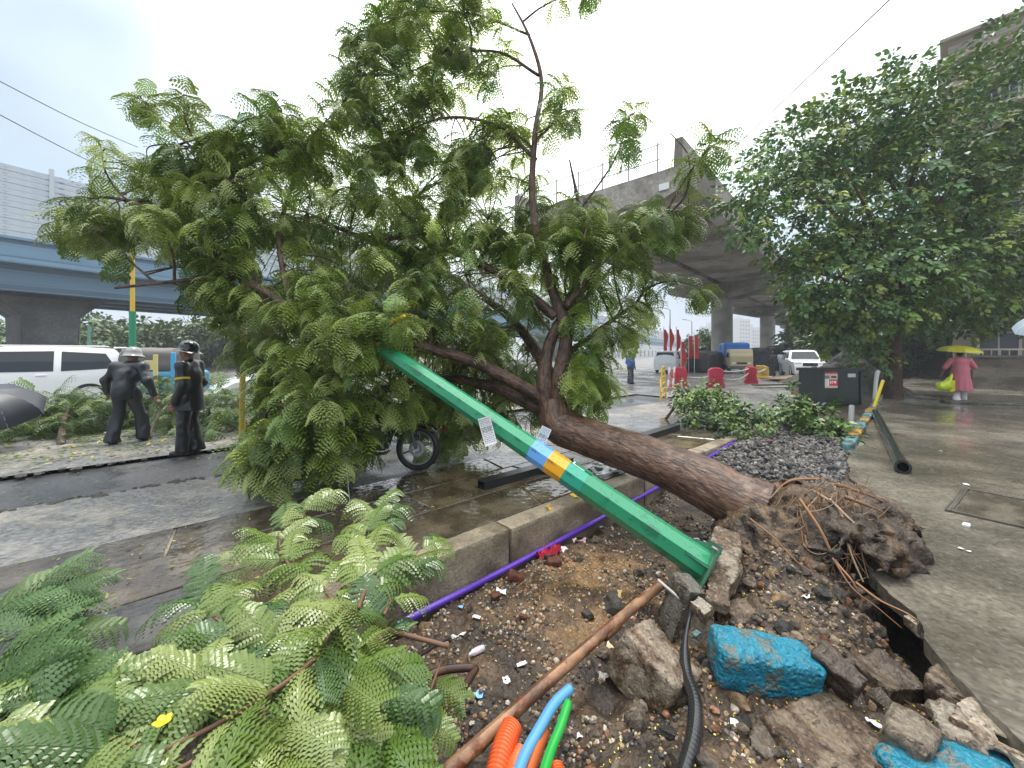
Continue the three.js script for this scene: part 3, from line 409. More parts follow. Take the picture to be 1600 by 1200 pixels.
// ---------- the fallen tree ----------
const leafNear = [[10, 8, 0.45, 0.30, 0.5], [9, 8, 0.7, 0.33, 0.7], [11, 7, 1.0, 0.28, 0.6], [10, 9, 1.3, 0.31, 0.9], [8, 8, 0.85, 0.34, 1.1], [12, 7, 0.6, 0.26, 0.4]].map(([p, l, d, w, f], k) => pinnateLeaf(p, l, 300 + k, d, w, 0.50, f, true));
const leafFar = [0, 1, 2].map(k => pinnateLeaf(7, 5, 320 + k, [0.5, 0.85, 1.2][k], 0.37, 0.44, 0.8));
const treeTone = (p) => { const a = [[0.24, 0.34, 0.05], [0.35, 0.44, 0.07], [0.17, 0.28, 0.055], [0.42, 0.49, 0.15], [0.28, 0.38, 0.06]][Math.floor(rnd() * 5)], k = rr(0.75, 1.25); return lin(a[0] * k, a[1] * k, a[2] * k); };
{
  const tree = thing('fallen_tree', 'big uprooted tree lying across the kerb with feathery green leaves', 'tree');
  const T = l => l.map(q => at(...q));
  const trunkPts = [at(1190, 803, 3.6), at(1150, 782, 3.72), at(1080, 745, 4.0), at(1000, 712, 4.35), at(925, 685, 4.7), at(872, 662, 4.95), at(862, 625, 5.02)];
  add('trunk', tube(trunkPts, [0.30, 0.265, 0.245, 0.235, 0.23, 0.23, 0.17], 22, 70, true, 0.07), mTrunk, tree);
  const B = [
    [[[866, 650, 4.98], [872, 600, 5.0], [884, 520, 5.1], [862, 450, 5.2], [833, 330, 5.4], [836, 210, 5.6], [846, 125, 5.8], [826, 55, 5.9], [800, 5, 6]], [0.13, 0.10, 0.085, 0.065, 0.05, 0.04, 0.032, 0.022, 0.012]],
    [[[862, 655, 4.98], [850, 600, 5.0], [858, 540, 5.15], [880, 490, 5.2], [905, 420, 5.3], [905, 330, 5.6], [890, 250, 5.8]], [0.13, 0.10, 0.08, 0.06, 0.045, 0.03, 0.012]],
    [[[868, 495, 5.15], [800, 440, 5.3], [745, 410, 5.5], [660, 375, 5.8], [560, 368, 6], [480, 332, 6.3]], [0.07, 0.06, 0.055, 0.045, 0.035, 0.015]],
    [[[852, 625, 5.0], [740, 565, 4.95], [640, 540, 4.85], [548, 534, 4.75], [455, 480, 4.75], [372, 430, 4.85], [272, 345, 5], [180, 310, 5.2], [100, 312, 5.3]], [0.09, 0.075, 0.065, 0.055, 0.05, 0.042, 0.03, 0.02, 0.008]],
    [[[372, 430, 4.85], [290, 438, 4.8], [180, 450, 4.8]], [0.035, 0.025, 0.015]],
    [[[455, 480, 4.75], [436, 370, 5], [464, 240, 5.2], [430, 165, 5.3]], [0.035, 0.028, 0.02, 0.008]],
    [[[372, 430, 4.85], [392, 310, 5.1], [335, 240, 5.2], [260, 225, 5.3]], [0.03, 0.024, 0.016, 0.008]],
    [[[885, 480, 5.1], [930, 420, 5], [1000, 358, 5], [1066, 312, 5], [1076, 245, 5.05], [1045, 205, 5.1]], [0.045, 0.035, 0.026, 0.018, 0.012, 0.005]],
    [[[838, 250, 5.55], [775, 196, 5.6], [690, 185, 5.7], [600, 225, 5.8]], [0.03, 0.024, 0.018, 0.008]],
    [[[842, 118, 5.8], [780, 82, 5.85], [705, 85, 5.9], [630, 118, 6]], [0.024, 0.02, 0.015, 0.006]],
    [[[860, 645, 5.05], [760, 602, 5.4], [660, 592, 5.6], [560, 625, 5.6], [470, 690, 5.2]], [0.10, 0.075, 0.055, 0.04, 0.02]],
    [[[870, 600, 5.1], [800, 500, 6.3], [700, 430, 7.3], [590, 380, 8], [470, 350, 8.4]], [0.09, 0.07, 0.055, 0.04, 0.015]],
    [[[876, 560, 5.1], [950, 505, 5.4], [1000, 465, 5.7], [1012, 425, 5.9]], [0.04, 0.03, 0.02, 0.008]],
    [[[828, 55, 5.9], [740, 22, 6], [640, 18, 6]], [0.018, 0.014, 0.006]],
    [[[836, 210, 5.6], [868, 190, 5.6], [880, 160, 5.6]], [0.014, 0.01, 0.004]],
    [[[548, 534, 4.75], [480, 570, 4.6], [420, 640, 4.4], [390, 720, 4.3]], [0.035, 0.028, 0.02, 0.01]],
    [[[640, 540, 4.85], [600, 620, 4.7], [560, 690, 4.6], [525, 760, 4.45]], [0.03, 0.022, 0.016, 0.008]],
    [[[905, 330, 5.6], [960, 250, 5.4], [985, 180, 5.2]], [0.016, 0.012, 0.005]],
  ];
  const samples = [];
  // side branches springing from the main ones
  const mainCount = B.length, sideR = rngOf(5150);
  for (let k = 0; k < 34; k++) {
    const pts = B[Math.floor(sideR() * 13)][0], u = 0.35 + 0.6 * sideR(), f = u * (pts.length - 1), i = Math.min(pts.length - 2, Math.floor(f)), q = [0, 1, 2].map(j => mix(pts[i][j], pts[i + 1][j], f - i)), a = -PI / 2 + (sideR() - 0.5) * 2.6, l = 60 + 70 * sideR(), cu = (sideR() - 0.5) * 1.6, z = (sideR() - 0.5) * 0.9, w = [q];
    for (let j = 1; j <= 3; j++) { const g = j / 3, aa = a + cu * g; w.push([q[0] + Math.cos(aa) * l * g, q[1] + Math.sin(aa) * l * g, q[2] + z * g]); } B.push([w, [0.017, 0.013, 0.009, 0.004]]);
  }
  for (const [pts, rad] of B) { const P = T(pts); add('branch', tube(P, rad, 9, pts.length * 6, true, 0.08), mBark, tree); const c = new THREE.CatmullRomCurve3(P, false, 'centripetal'); for (let i = 2; i <= 24; i++) samples.push(c.getPoint(i / 24)); }
  // lumps of crown: x, y, depth, half width, half height (sighted), half depth in metres, rosettes
  const lumps = [
    [140, 345, 5.2, 65, 38, 0.35, 13], [245, 250, 5.3, 55, 38, 0.35, 11], [330, 320, 5.2, 95, 85, 0.6, 34], [440, 190, 5.3, 42, 45, 0.3, 9], [430, 300, 5.5, 105, 90, 0.8, 40], [330, 430, 5.0, 65, 45, 0.5, 15],
    [352, 470, 5.1, 40, 30, 0.4, 9], [560, 515, 3.85, 40, 30, 0.2, 7], [610, 490, 4.0, 30, 25, 0.2, 4], [450, 510, 4.9, 105, 95, 0.7, 50], [480, 630, 4.6, 80, 85, 0.6, 38], [425, 700, 4.35, 45, 45, 0.3, 14], [490, 690, 4.5, 60, 60, 0.4, 18], [570, 590, 4.9, 110, 75, 0.6, 38], [570, 455, 5.2, 130, 100, 0.9, 60],
    [740, 625, 5.9, 85, 45, 0.6, 26], [690, 680, 6.0, 60, 26, 0.4, 12], [820, 610, 5.9, 45, 50, 0.4, 14], [925, 605, 5.25, 32, 50, 0.3, 11], [590, 70, 6, 50, 60, 0.4, 10], [700, 120, 5.9, 60, 60, 0.4, 10], [690, 235, 5.8, 80, 55, 0.5, 15], [540, 130, 5.9, 30, 40, 0.3, 5], [565, 680, 4.85, 32, 32, 0.25, 7], [235, 330, 5.1, 60, 50, 0.4, 10], [620, 130, 5.9, 75, 90, 0.5, 20], [655, 25, 6, 70, 45, 0.5, 13], [760, 70, 5.9, 45, 60, 0.4, 8], [560, 215, 5.8, 55, 75, 0.5, 14], [630, 300, 5.8, 120, 95, 0.9, 44], [770, 310, 5.9, 75, 105, 0.8, 28],
    [730, 450, 5.7, 120, 95, 1.0, 52], [860, 400, 5.8, 75, 110, 0.8, 34], [770, 215, 5.8, 55, 55, 0.4, 10], [880, 190, 5.6, 26, 26, 0.2, 3], [950, 370, 5.3, 75, 65, 0.6, 22], [1040, 335, 5.1, 48, 45, 0.4, 9],
    [978, 205, 5.2, 30, 42, 0.25, 4], [940, 500, 5.3, 55, 75, 0.5, 17], [915, 590, 5.1, 40, 50, 0.35, 10], [700, 555, 5.8, 110, 65, 0.8, 34], [640, 625, 5.6, 70, 35, 0.4, 11], [990, 450, 5.6, 40, 50, 0.3, 5], [600, 400, 7.4, 170, 110, 0.9, 50], [790, 560, 6.2, 70, 50, 0.4, 16], [520, 400, 7.0, 160, 120, 0.8, 36],
  ];
  const ms = leafFar.map(() => []), cs = leafFar.map(() => []), tw = [];
  for (const [w] of B.slice(mainCount)) lumps.push([w[3][0], w[3][1], w[3][2], 14, 14, 0.1, 2], [w[2][0], w[2][1], w[2][2], 12, 12, 0.1, 1]);
  for (const [px, py, D, rx, ry, rd, n] of lumps) for (let i = 0; i < Math.round(n * 1.12); i++) {
    const v = inBall(); v.multiplyScalar(Math.pow(v.length(), -0.35)); if (v.length() > 1) v.setLength(1);
    const p = at(px + v.x * rx, py + v.y * ry, D + v.z * rd); if (p.y < 0.15) p.y = 0.15 + rnd() * 0.2;
    let best = samples[0], bd = 1e9; for (const q of samples) { const d = q.distanceTo(p) + (q.y > p.y + 0.3 ? 0.25 : 0); if (d < bd) { bd = d; best = q; } }
    const dir = p.clone().sub(best).normalize(), mid = best.clone().lerp(p, 0.55).add(V(rr(-0.06, 0.06), 0.10 * bd, rr(-0.06, 0.06)));
    if (bd < 2.2) tw.push(tube([best, mid, p], [0.011, 0.008, 0.004], 5, 7, false));
    const tone = treeTone(p), nl = 6 + Math.floor(rnd() * 4), ax = dir.clone().add(V(0, 0.25, 0)).normalize(), e1 = ax.clone().cross(V(0.3, 1, 0.2)).normalize(), e2 = ax.clone().cross(e1);
    for (let k = 0; k < nl; k++) {
      const a = k * 2.4 + rnd(), f = k / nl, d = ax.clone().multiplyScalar(0.75 - 0.9 * f).addScaledVector(e1, Math.cos(a)).addScaledVector(e2, Math.sin(a)).add(V(0, -0.12, 0)).normalize();
      const o = p.clone().addScaledVector(ax, -0.12 * f), L = rr(0.27, 0.42), kk = d.y > 0.15 ? 2 : Math.floor(rnd() * 3), m = basis(o, d, V(rr(-0.25, 0.25), 1, rr(-0.25, 0.25))).scale(V(L, L, L));
      if (d.y < -0.3) d.y *= 0.6;
      ms[kk].push(m); const q = rr(0.85, 1.15); cs[kk].push(tone.clone().multiplyScalar(q));
    }
  }
  leafFar.forEach((g, k) => instanced('foliage', g, mLeaf, ms[k], cs[k], tree));
  stuff(add('twigs', merge(tw), mTwig, tree));
  // root ball: a torn lump of soil with roots
  const c0 = at(1258, 838, 3.42), inv = (x, y, z) => { const X = x - c0.x, Y = y - c0.y, Z = z - c0.z; return [X * SX - Z * SZ, Y, X * SZ + Z * SX]; };
  const rb = (x, y, z) => {
    const [u, v, w] = inv(x, y, z); let d = Math.hypot(u / 0.70, (v + 0.05) / 0.47, w / 0.74) - 1; d *= 0.47;
    const b = Math.hypot(x - at(1335, 800, 3.55).x, (y - at(1335, 800, 3.55).y) * 1.7, z + 3.55) - 0.36; d = smin(d, b, 0.18);
    const e = Math.hypot(x - at(1195, 850, 3.3).x, (y - at(1195, 850, 3.3).y) * 1.3, z + 3.3) - 0.30; d = smin(d, e, 0.2);
    const hol = Math.hypot(x - at(1325, 893, 2.95).x, (y - at(1325, 893, 2.95).y), z + 2.95) - 0.22; d = -smin(-d, hol, 0.08);
    return d + 0.10 * fbm3(x * 4, y * 4, z * 4, 4, 33) + 0.08 * Math.abs(noise3(x * 9, y * 9, z * 9, 36)) + 0.035 * noise3(x * 24, y * 24, z * 24, 38);
  };
  const gb = boxUV(nets(rb, c0.clone().add(V(-1.3, -0.75, -1.2)), c0.clone().add(V(1.3, 0.75, 1.2)), 0.025)), bp = gb.attributes.position, bc = [];
  for (let i = 0; i < bp.count; i++) { const n = fbm3(bp.getX(i) * 5, bp.getY(i) * 5, bp.getZ(i) * 5, 3, 50), c = mx3([0.10, 0.072, 0.05], [0.24, 0.165, 0.105], smooth(-0.25, 0.3, n)); bc.push(...c); }
  gb.setAttribute('color', new THREE.Float32BufferAttribute(bc, 3)); add('root_ball', gb, mDirt, tree);
  const mRoot = [M([0.30, 0.15, 0.07], 0.6), M([0.20, 0.11, 0.06], 0.6), M([0.38, 0.27, 0.17], 0.6)];
  const R = [
    [[[1262, 765, 3.3], [1300, 790, 3.15], [1310, 830, 3.0], [1322, 868, 2.92], [1345, 905, 2.85]], 0.016, 2], [[[1240, 775, 3.2], [1275, 820, 3.0], [1300, 870, 2.88], [1320, 900, 2.75], [1338, 930, 2.7]], 0.014, 0],
    [[[1290, 775, 3.2], [1330, 815, 3.0], [1352, 832, 2.95], [1375, 850, 2.95]], 0.010, 2], [[[1165, 805, 3.1], [1200, 835, 2.95], [1240, 875, 2.85], [1262, 892, 2.8]], 0.008, 0], [[[1330, 905, 2.75], [1370, 930, 2.6], [1410, 955, 2.45], [1443, 978, 2.38]], 0.009, 0],
    [[[1295, 870, 2.85], [1330, 915, 2.7], [1360, 945, 2.6], [1400, 975, 2.5]], 0.007, 1], [[[1190, 880, 2.95], [1215, 920, 2.75], [1250, 960, 2.6], [1275, 1010, 2.45]], 0.006, 1], [[[1300, 757, 3.3], [1350, 768, 3.35], [1395, 790, 3.45]], 0.02, 1], [[[1270, 745, 3.4], [1230, 752, 3.3], [1200, 775, 3.2]], 0.012, 0], [[[1310, 775, 3.2], [1345, 785, 3.1], [1372, 800, 3.2]], 0.018, 1],
  ];
  for (const [pts, r, k] of R) add('root', tube(T(pts).map((p, i) => p.add(V(rr(-0.02, 0.02), rr(-0.015, 0.015), 0.04))), t => r * 0.8 * (1.15 - 0.75 * t), 7, 24, true, 0.3), mRoot[k], tree);
  for (let i = 0; i < 110; i++) {
    const x = i < 36 ? rr(1215, 1345) : rr(1250, 1345), y = i < 36 ? rr(748, 800) : rr(765, 850), D = mix(3.35, 3.12, (y - 748) / 70) - 0.05, a = i < 36 ? rr(-0.4, 2.6) : rr(0.75, 1.75), l = i < 36 ? rr(20, 80) : rr(50, 150), p = [], cu = rr(-1.2, 1.2);
    for (let k = 0; k < 5; k++) { const f = k / 4, aa = a + cu * f; p.push(at(x + Math.cos(aa) * l * f * 0.8, y + Math.sin(aa) * l * f, D - 0.10 * f - 0.02)); }
    add('root', tube(p, t => rr(0.0025, 0.003) * 1.7 * (1.1 - t * 0.7), 5, 10, false), mRoot[Math.floor(rnd() * 3)], tree);
  }
}

// ---------- fallen green lamp pole ----------
{
  const A = at(1098, 882, 2.85), Bp = at(600, 546, 4.0), dir = Bp.clone().sub(A), L = dir.length(); dir.normalize();
  const pole = thing('fallen_lamp_pole', 'green eight-sided lamp pole leaning from its torn base plate', 'lamp pole', null, A);
  pole.quaternion.setFromRotationMatrix(basis(V(0, 0, 0), dir, V(0, 1, 0)));
  const total = L + 0.12, r0 = 0.114, r1 = 0.078, rad = x => mix(r0, r1, x / total);
  const sect = (x0, x1, off = 0) => { const g = new THREE.CylinderGeometry(rad(x1) + off, rad(x0) + off, x1 - x0, 8, 1); g.rotateZ(-PI / 2).translate((x0 + x1) / 2, 0, 0); const u = g.attributes.uv; for (let i = 0; i < u.count; i++) u.setXY(i, u.getX(i) * 0.8, u.getY(i) * (x1 - x0)); g.rotateX(PI / 8 + 0.12); return toCreasedNormals(g, 0.3); };
  const paint = (c) => MP(c, 0.3, { map: wearMap, clearcoat: 0.4, clearcoatRoughness: 0.15 });
  // x of a band from its sighted column
  const xAt = px => { let lo = 0, hi = total; for (let k = 0; k < 40; k++) { const m = (lo + hi) / 2, q = A.clone().addScaledVector(dir, m); (q.x / -q.z * FOCAL + 800 > px) ? lo = m : hi = m; } return lo; };
  const b = [0, xAt(912), xAt(883), xAt(857), xAt(831), total];
  add('shaft', sect(b[0], b[1]), paint([0.020, 0.265, 0.122]), pole); const teal = add('paint_band', sect(b[1], b[2], 0.001), paint([0.02, 0.33, 0.215]), pole); teal.userData.label = 'teal paint band';
  add('paint_band', sect(b[2], b[3], 0.001), paint([0.80, 0.37, 0.01]), pole).userData.label = 'orange paint band'; add('paint_band', sect(b[3], b[4], 0.001), paint([0.12, 0.36, 0.75]), pole).userData.label = 'blue paint band';
  add('shaft', sect(b[4], b[5]), paint([0.020, 0.28, 0.13]), pole);
  const bp = add('base_plate', new RoundedBoxGeometry(0.022, 0.36, 0.34, 1, 0.006).rotateX(0.35).translate(-0.012, 0, 0), paint([0.035, 0.12, 0.06]), pole);
  for (const [y, z] of [[1, 1], [1, -1], [-1, 1], [-1, -1]]) add('anchor_bolt', cyl(0.013, 0.013, 0.07, 8).rotateZ(PI / 2).translate(0, y * 0.14, z * 0.13).rotateX(0.35), mSteel, pole);
  for (const a of [0.4, 1.97, 3.54, 5.11]) add('gusset', new THREE.ExtrudeGeometry(new THREE.Shape([[0, 0.10], [0.17, 0.10], [0, 0.165]].map(q => new THREE.Vector2(...q))), { depth: 0.008, bevelEnabled: false }).translate(0, 0, -0.004).rotateX(a), paint([0.03, 0.17, 0.08]), pole);
  add('seam_clip', box(0.16, 0.014, 0.04, 1.05, rad(1.05) * 0.98, 0.02), paint([0.02, 0.20, 0.09]), pole);
  add('torn_sticker', box(0.11, 0.003, 0.06, b[1] + 0.10, rad(b[1]) * 0.93 + 0.004, 0.02), M([0.75, 0.76, 0.74], 0.5), pole);
  const arm = add('arm', tube([V(total - 0.06, 0, 0), V(total - 0.02, 0.16, -0.03), V(total - 0.22, 0.42, -0.03)], [0.03, 0.028, 0.026], 10), M([0.55, 0.36, 0.02], 0.4), pole);
  // printed notices, curling off the pole
  const paper = (seed) => { const cv = document.createElement('canvas'); cv.width = 160; cv.height = 220; const c = cv.getContext('2d'), r = rngOf(seed); c.fillStyle = '#e9e9ea'; c.fillRect(0, 0, 160, 220); c.fillStyle = '#3a3b42';
    for (let y = 14; y < 206; y += 13) { const big = y > 70 && y < 110; for (let x = 12; x < 146;) { const w = 4 + r() * (big ? 14 : 9); c.fillRect(x, y, w, big ? 10 : 4 + r() * 3); x += w + 3 + r() * 4; } } return new THREE.CanvasTexture(cv); };
  const sheet = (w, h, curl, t) => { t.colorSpace = THREE.SRGBColorSpace; const g = new THREE.PlaneGeometry(w, h, 6, 10), p = g.attributes.position; for (let i = 0; i < p.count; i++) { const f = 0.5 - p.getY(i) / h; p.setZ(i, curl * f * f); } g.computeVertexNormals(); return [g, M([1, 1, 1], 0.6, { map: t })]; };
  const put = (px, py, D, w, h, curl, seed, rot) => { const [g, m] = sheet(w, h, curl, paper(seed)); const o = add('notice', g, m, pole), p = at(px, py, D); pole.updateMatrixWorld(true); const q = pole.worldToLocal(p.clone()); o.position.copy(q); const look = new THREE.Quaternion().setFromEuler(new THREE.Euler(...rot)); o.quaternion.copy(pole.quaternion.clone().invert().multiply(look)); };
  put(761, 672, 3.32, 0.105, 0.235, 0.05, 5, [0.15, 0.25, 0.22]); put(848, 683, 3.42, 0.09, 0.19, 0.02, 6, [0.1, -0.25, -0.38]);
}
// ---------- leafy branches in the foreground ----------
const foreTone = [[0.18, 0.25, 0.045], [0.14, 0.215, 0.035], [0.25, 0.31, 0.09], [0.10, 0.175, 0.03], [0.065, 0.135, 0.03]].map(c => [0, 1].map(k => leafMat([c[0] * (1 - 0.12 * k), c[1] * (1 - 0.1 * k), c[2]], 0.30, 0.28)));
const darkTone = [[0.065, 0.14, 0.04], [0.085, 0.17, 0.045], [0.11, 0.20, 0.05]].map(c => [0, 1].map(k => leafMat([c[0], c[1] * (1 - 0.12 * k), c[2]], 0.45, 0.25)));
function leafyBranch(name, label, stems, tones, mat = mTwig, yUp = 0) {
  const g = thing(name, label, 'branch'); let cnt = 0;
  for (const [pts, r0, r1, n0, L0, L1, f0 = 0.1, up = 0.35] of stems) {
    const P = pts.map(q => at(...q)), c = new THREE.CatmullRomCurve3(P, false, 'centripetal'); add('stem', tube(P, t => mix(r0, r1, t), 8, P.length * 7, true, 0.08), mat, g);
    for (let i = 0, n = Math.round(n0 * 1.5); i < n; i++) {
      const u = mix(f0, 1, (i + 0.5) / n), p = c.getPoint(u), T = c.getTangent(u), a = i * 2.4 + rr(-0.4, 0.4), e1 = T.clone().cross(V(0, 1, 0)).normalize(), e2 = e1.clone().cross(T).normalize();
      const d = T.clone().multiplyScalar(0.55 + (i === n - 1 ? 0.6 : 0)).addScaledVector(e1, Math.cos(a)).addScaledVector(e2, Math.abs(Math.sin(a)) * up + 0.05).normalize(), L = rr(L0, L1) * 0.9, k = Math.floor(rnd() * leafNear.length), tn = tones[Math.floor(rnd() * tones.length)][rnd() < 0.5 ? 0 : 1];
      const m = add('leaf', leafNear[k], tn, g); m.applyMatrix4(basis(p, d, V(rr(-0.35, 0.35), 1, rr(-0.1, 0.75) + yUp)).scale(V(L, L, L * rr(0.78, 1.15)))); cnt++;
    }
  }
  return g;
}
leafyBranch('leafy_branch', 'broken leafy branch filling the lower left foreground, pale feathery leaves', [
  [[[700, 1010, 1.75], [610, 985, 1.7], [540, 962, 1.6], [490, 1030, 1.42], [410, 1090, 1.26], [240, 1180, 1.08], [60, 1240, 0.98]], 0.011, 0.006, 22, 0.26, 0.38],
  [[[540, 965, 1.6], [500, 915, 1.85], [450, 880, 2.05], [440, 835, 2.3], [490, 790, 2.6]], 0.010, 0.004, 17, 0.26, 0.36],
  [[[560, 950, 1.65], [580, 890, 1.95], [575, 840, 2.3], [590, 795, 2.6]], 0.009, 0.004, 16, 0.26, 0.36],
  [[[600, 960, 1.7], [630, 900, 2.05], [660, 850, 2.35]], 0.007, 0.003, 8, 0.24, 0.32],
  [[[480, 1040, 1.4], [400, 1000, 1.5], [330, 960, 1.62], [310, 915, 1.8]], 0.008, 0.004, 14, 0.25, 0.35],
  [[[410, 1090, 1.26], [300, 1060, 1.3], [200, 1080, 1.25], [120, 1120, 1.18]], 0.008, 0.004, 14, 0.26, 0.36],
  [[[480, 1060, 1.38], [560, 1090, 1.32], [600, 1130, 1.28], [560, 1190, 1.15]], 0.007, 0.004, 13, 0.26, 0.36],
  [[[410, 1100, 1.25], [420, 1160, 1.15], [470, 1230, 1.05]], 0.007, 0.004, 12, 0.26, 0.34],
  [[[240, 1180, 1.08], [160, 1150, 1.1], [60, 1130, 1.1], [-40, 1140, 1.05]], 0.006, 0.004, 12, 0.26, 0.36],
  [[[300, 1190, 1.06], [220, 1235, 1.0], [130, 1260, 0.95]], 0.006, 0.004, 9, 0.26, 0.34],
  [[[640, 1010, 1.7], [600, 1050, 1.55], [560, 1040, 1.5]], 0.006, 0.004, 8, 0.24, 0.32],
  [[[690, 1030, 1.75], [660, 1110, 1.5], [630, 1170, 1.38]], 0.005, 0.003, 7, 0.20, 0.28],
], foreTone, M([0.16, 0.085, 0.05], 0.5));
leafyBranch('leafy_branch', 'dark green leaf spray hanging in at the left edge over the road', [
  [[[-120, 1010, 1.3], [-40, 975, 1.38], [30, 945, 1.45], [75, 930, 1.5]], 0.008, 0.003, 8, 0.24, 0.32, 0.3],
  [[[-60, 1060, 1.3], [10, 1030, 1.34], [60, 1010, 1.38]], 0.007, 0.003, 7, 0.26, 0.34, 0.2], [[[-80, 1120, 1.2], [0, 1095, 1.2], [60, 1110, 1.2]], 0.007, 0.003, 7, 0.26, 0.34, 0.2],
], darkTone, mTwig, 0.9);
{ // yellow flower in the foreground leaves
  const g = thing('yellow_flower', 'small yellow blossom among the foreground leaves', 'flower', null, at(254, 1132, 1.02)); const m = M([0.80, 0.58, 0.01], 0.5), p = new THREE.SphereGeometry(0.011, 8, 6).scale(1.3, 0.3, 0.9).translate(0.011, 0.003, 0);
  for (let i = 0; i < 5; i++) add('petal', p.clone().rotateZ(0.4).rotateY(i * 1.257), m, g); add('stalk', rod(V(0, 0, 0), V(-0.02, -0.06, 0.01), 0.0015, 5), foreTone[0][0], g);
}
{ // bare broken twigs by the branch
  const T = l => l.map(q => at(...q));
  one('bare_branch', merge([tube(T([[742, 1043, 1.95], [690, 1048, 1.9], [640, 1070, 1.8], [585, 1085, 1.7]]), [0.018, 0.02, 0.02, 0.02], 9, 24, true, 0.1), tube(T([[744, 1044, 1.95], [722, 1078, 1.82], [688, 1112, 1.68], [668, 1150, 1.55], [620, 1220, 1.36]]), [0.018, 0.019, 0.02, 0.02, 0.018], 9, 28, true, 0.1)]), M([0.20, 0.11, 0.065], 0.5, { map: barkMap }), 'bare brown forked branch on the earth beside the leaves', 'branch');
  one('bare_branch', tube(T([[703, 996, 2.2], [665, 1018, 2.1], [620, 1050, 1.95], [560, 1085, 1.8]]), [0.008, 0.012, 0.014, 0.014], 7, 18, true, 0.1), M([0.10, 0.065, 0.045], 0.55, { map: barkMap }), 'thin dark stick poking out of the leaves over the earth', 'branch');
}
// ---------- the standing tree on the right ----------
{
  const o = gnd(1396, 622), D = -o.z, tree = thing('leafy_tree', 'tall standing tree with broad glossy leaves beside the pavement', 'tree', null, o), T = l => l.map(q => at(...q).sub(o));
  const mT = M([0.22, 0.155, 0.10], 0.6, { map: barkMap, bumpMap: barkBump, bumpScale: 0.025 });
  add('trunk', tube([V(0.02, -0.2, 0), V(0, 0.05, 0), V(0, 1.0, 0), V(0.02, 2.6, 0), V(0.1, 4.2, 0.1)], [0.42, 0.27, 0.235, 0.22, 0.19], 14, 30, true, 0.1), mT, tree);
  const B = [[[[1399, 450, D], [1385, 400, D], [1412, 320, D], [1440, 240, D], [1475, 170, D]], [0.17, 0.14, 0.10, 0.07, 0.03]], [[[1400, 440, D], [1430, 370, D - 0.5], [1490, 290, D - 1], [1560, 220, D - 1]], [0.14, 0.10, 0.07, 0.03]], [[[1398, 460, D], [1350, 400, D - 0.6], [1300, 330, D - 1], [1250, 290, D - 1]], [0.13, 0.09, 0.06, 0.025]], [[[1395, 470, D], [1330, 440, D - 1], [1260, 420, D - 1.4], [1215, 400, D - 1.5]], [0.10, 0.07, 0.045, 0.02]], [[[1400, 470, D], [1460, 440, D - 1], [1530, 420, D - 1.3]], [0.10, 0.07, 0.03]], [[[1412, 320, D], [1370, 250, D + 0.5], [1330, 180, D + 0.8]], [0.07, 0.05, 0.02]], [[[1400, 430, D], [1360, 340, D - 1.6], [1320, 260, D - 2]], [0.09, 0.06, 0.02]]];
  for (const [p, r] of B) add('limb', tube(T(p), r, 8, p.length * 6, true, 0.1), mT, tree);
  const lp = (x, y, dd, rx, ry, rz, n) => { const c = at(x, y, D + dd); return [c.sub(o), V(rx / FOCAL * D, ry / FOCAL * D, rz), Math.round(n * 0.55)]; };
  const G = [[0.10, 0.20, 0.045], [0.14, 0.25, 0.05], [0.075, 0.16, 0.045], [0.19, 0.30, 0.05], [0.10, 0.21, 0.07], [0.28, 0.34, 0.06]];
  foliage(tree, [lp(1400, 170, 0, 75, 62, 1.4, 470), lp(1330, 215, 0, 90, 70, 1.6, 560), lp(1260, 235, -0.5, 70, 50, 1.2, 300), lp(1190, 280, -1, 45, 40, 0.8, 120), lp(1165, 320, -1, 40, 45, 0.7, 100), lp(1480, 250, 0, 100, 75, 1.6, 600), lp(1560, 160, -0.5, 60, 75, 1.2, 260), lp(1390, 300, 0, 150, 90, 2.0, 980), lp(1260, 340, -0.5, 85, 75, 1.5, 500), lp(1295, 430, -0.3, 62, 60, 1.3, 400), lp(1350, 430, -1, 120, 75, 1.6, 760), lp(1480, 400, -0.5, 110, 85, 1.6, 720), lp(1560, 440, -0.5, 60, 70, 1.4, 300), lp(1340, 495, 0.3, 85, 40, 1.2, 300), lp(1470, 478, 0.8, 100, 46, 1.0, 430), lp(1310, 500, -0.2, 40, 35, 0.9, 130), lp(1570, 330, -1, 60, 60, 1.2, 260), lp(1365, 560, -0.3, 18, 22, 0.5, 26), lp(1590, 80, -1, 40, 50, 1, 120)], sprigs, mBroad, greens(G), 1.0, 'crown', 0.62);
}
